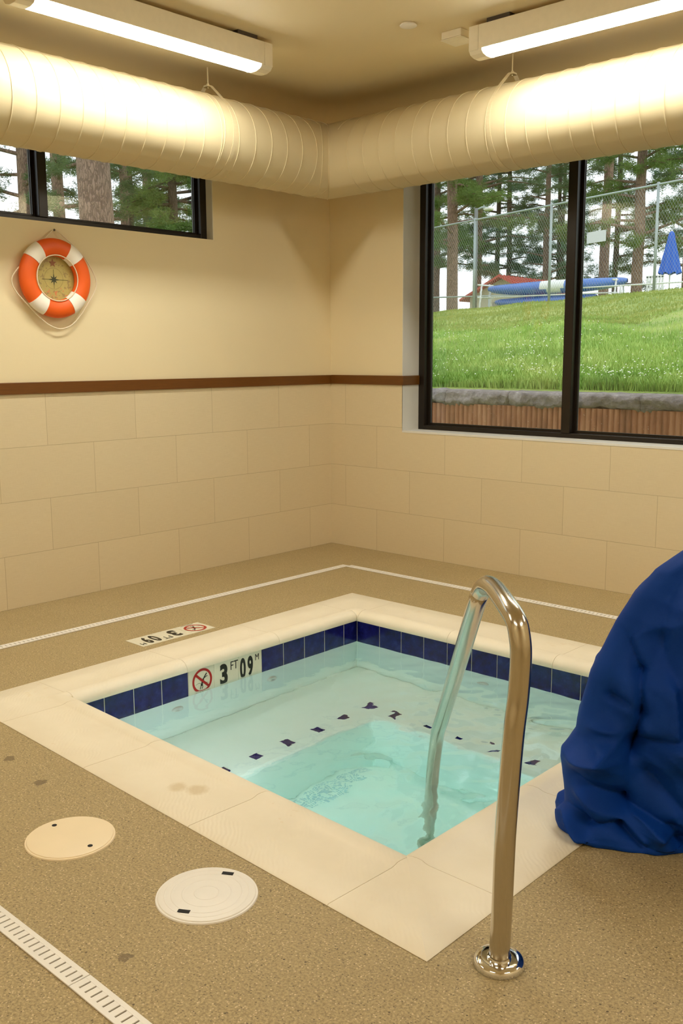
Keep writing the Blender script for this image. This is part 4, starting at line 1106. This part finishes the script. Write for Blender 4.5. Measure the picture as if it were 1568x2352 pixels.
def foliage(seed, h, z0, spread, nb, dens, cone, droop):
    """branches with clumps of needle blades; returns needle mesh data and branch MB"""
    rs = np.random.RandomState(seed); cen = []; bb = MB()
    for i in range(nb):
        f = (i+rs.uniform())/nb; z = z0+(h-z0)*f; a = rs.uniform(0, 6.28)
        L = spread*(1-f*cone)*rs.uniform(.55, 1.1)
        dz = -droop*L+rs.uniform(-.1, .2)*L
        e = Vector((math.cos(a)*L, math.sin(a)*L, dz)); r0 = .035+.01*L
        bb.tube([(0, 0, z), tuple(Vector((0, 0, z))+e*.5+Vector((0, 0, .08*L))), tuple(Vector((0, 0, z))+e)], [r0, r0*.6, .012], 5, cap=False)
        nc = max(3, int(L*dens))
        for c in range(nc):
            t = .25+.8*rs.uniform()**.8; off = rs.normal(0, 1, 3)*np.array([.15, .15, .09])*(.5+L*.25)
            cx, cy, cz = e.x*t+off[0], e.y*t+off[1], z+e.z*t+.08*L*(1-t)+off[2]
            cen.append((cx, cy, cz))
    me = needle_clumps(cen, rs, 50, .11, .21, .010); return me, bb
protos = {}
def tree_proto(key):
    if key in protos: return protos[key]
    seed, h, z0, spread, nb, dens, cone, droop, r0, nm, bk = key
    me, bb = foliage(seed, h, z0, spread, nb, dens, cone, droop); me.materials.append(ND[nm])
    tb = MB(); rs = random.Random(seed); pts = []; rad = []
    ox = oy = 0
    for i in range(15):
        t = i/14; pts.append((ox, oy, h*t*1.02-.4*(1-t))); rad.append(r0*(1.12-.62*t) + (.12*r0 if i == 0 else 0)); ox += rs.uniform(-.05, .05); oy += rs.uniform(-.05, .05)
    tb.tube(pts, rad, 18)
    tmp = tb.build('trunk', bk, None, True); tmesh = tmp.data; bpy.data.objects.remove(tmp)
    tmp = bb.build('branch', bk, None, True); bmesh_ = tmp.data; bpy.data.objects.remove(tmp)
    protos[key] = (tmesh, bmesh_, me); return protos[key]
def tree(label, loc, key, rot=0, s=1.0, name='pine_tree', grp=None):
    tm_, bm_, nm_ = tree_proto(key)
    t = thing(name, label, 'tree', loc, grp); t.rotation_euler = (0, 0, rot); t.scale = (s, s, s)
    for n_, m_ in (('trunk', tm_), ('branches', bm_), ('needles', nm_)):
        o = bpy.data.objects.new(n_, m_); col.objects.link(o); o.parent = t
    return t
K_TALL = (1, 19, 2.2, 2.9, 62, 11, .35, .10, .15, 0, BARK)
K_TALL2 = (2, 19, 2.0, 2.1, 50, 11, .3, .16, .12, 0, BARKD)
K_BUSHY = (3, 17, 2.7, 2.9, 84, 13, .5, .05, .19, 2, BARK)
K_BLUE = (4, 18, 1.4, 2.7, 70, 11, .5, .22, .12, 1, BARKD)
K_FIR = (5, 12, .5, 2.2, 120, 11, .85, .22, .16, 2, BARKD)
K_SPARSE = (6, 21, 4.5, 2.5, 52, 12, .2, .1, .18, 0, BARK)
K_BIG = (8, 20, 6.0, 3.6, 40, 9, .3, .12, .33, 0, BARK)
PI = math.pi
# behind the fence (seen through the large window), left to right in view
T_ = [('tall leafy pine with pale trunk at the far left of the large window', (-19.33, 27.9, 2.6), K_BUSHY, .3, 1.15),
 ('dark pine close behind the lamp post in the large window', (-22.8, 34.7, 2.6), K_TALL, 1.2, 1.2),
 ('bushy pine filling the gap above the shed roof', (-24.5, 33.5, 2.6), K_BUSHY, 2.2, 1.1),
 ('left one of two slim dark trunks rising over the shed roof', (-29.5, 46.3, 2.6), K_TALL2, .9, 1.25),
 ('right one of two slim dark trunks rising over the shed roof', (-28.6, 46.2, 2.6), K_BLUE, 3.9, 1.3),
 ('slim pine just left of the large window mullion', (-26.2, 46.6, 2.6), K_TALL, 2.6, 1.15),
 ('slender dark pine hidden partly by the window mullion', (-27.4, 50.2, 2.6), K_TALL2, 4.1, 1.1),
 ('tall pine with reddish trunk right of the window mullion behind the sign', (-19.7, 41.5, 2.6), K_SPARSE, 5.0, 1.35),
 ('tall dark pine right beside the reddish trunk behind the sign', (-21.7, 46.6, 2.6), K_TALL2, .2, 1.3),
 ('wide bushy pine with thick trunk between sign and fence post', (-14.7, 35.1, 2.6), K_BUSHY, 1.7, 1.2),
 ('pine behind the closed parasol at the right edge', (-17.4, 46.3, 2.6), K_TALL, 3.3, 1.35),
 ('bluish pine filling the back between sign and parasol', (-21.0, 55.0, 2.6), K_BLUE, 4.4, 1.5),
 ('far green pine seen low behind the boats', (-33.0, 60.0, 2.6), K_BLUE, 2.9, 1.2),
 # seen through the high window on the left wall
 ('pine with reddish bare trunk left of the mullion in the high window', (-19.6, 8.8, .6), K_SPARSE, 1.0, 1.0),
 ('pine with pale bare trunk just right of the mullion in the high window', (-15.3, 7.2, .6), K_SPARSE, 2.5, .78),
 ('thick furrowed pine trunk filling the middle of the high window', (-9.4, 4.25, 1.0), K_BIG, 0, .86),
 ('bushy bright green fir at the right end of the high window', (-14.6, 9.75, .8), K_FIR, .4, .82),
 ('dark pine between the thick trunk and the bright fir', (-17.6, 10.55, .6), K_TALL, 4.5, .8),
 ('slim dark pine left of the bright green fir', (-20.9, 13.1, .6), K_TALL2, 5.5, .9),
 ('dense dark pine behind the right end of the high window', (-19.6, 14.6, .6), K_BLUE, 1.3, 1.0),
 ('faint green pine far behind the slim trunks in the high window', (-25.6, 17.2, .6), K_BUSHY, 2.3, 1.0)]
for lb, loc, ky, ro, s_ in T_:
    tree(lb, loc, ky, ro, s_, name='fir_tree' if ky is K_FIR else 'pine_tree')
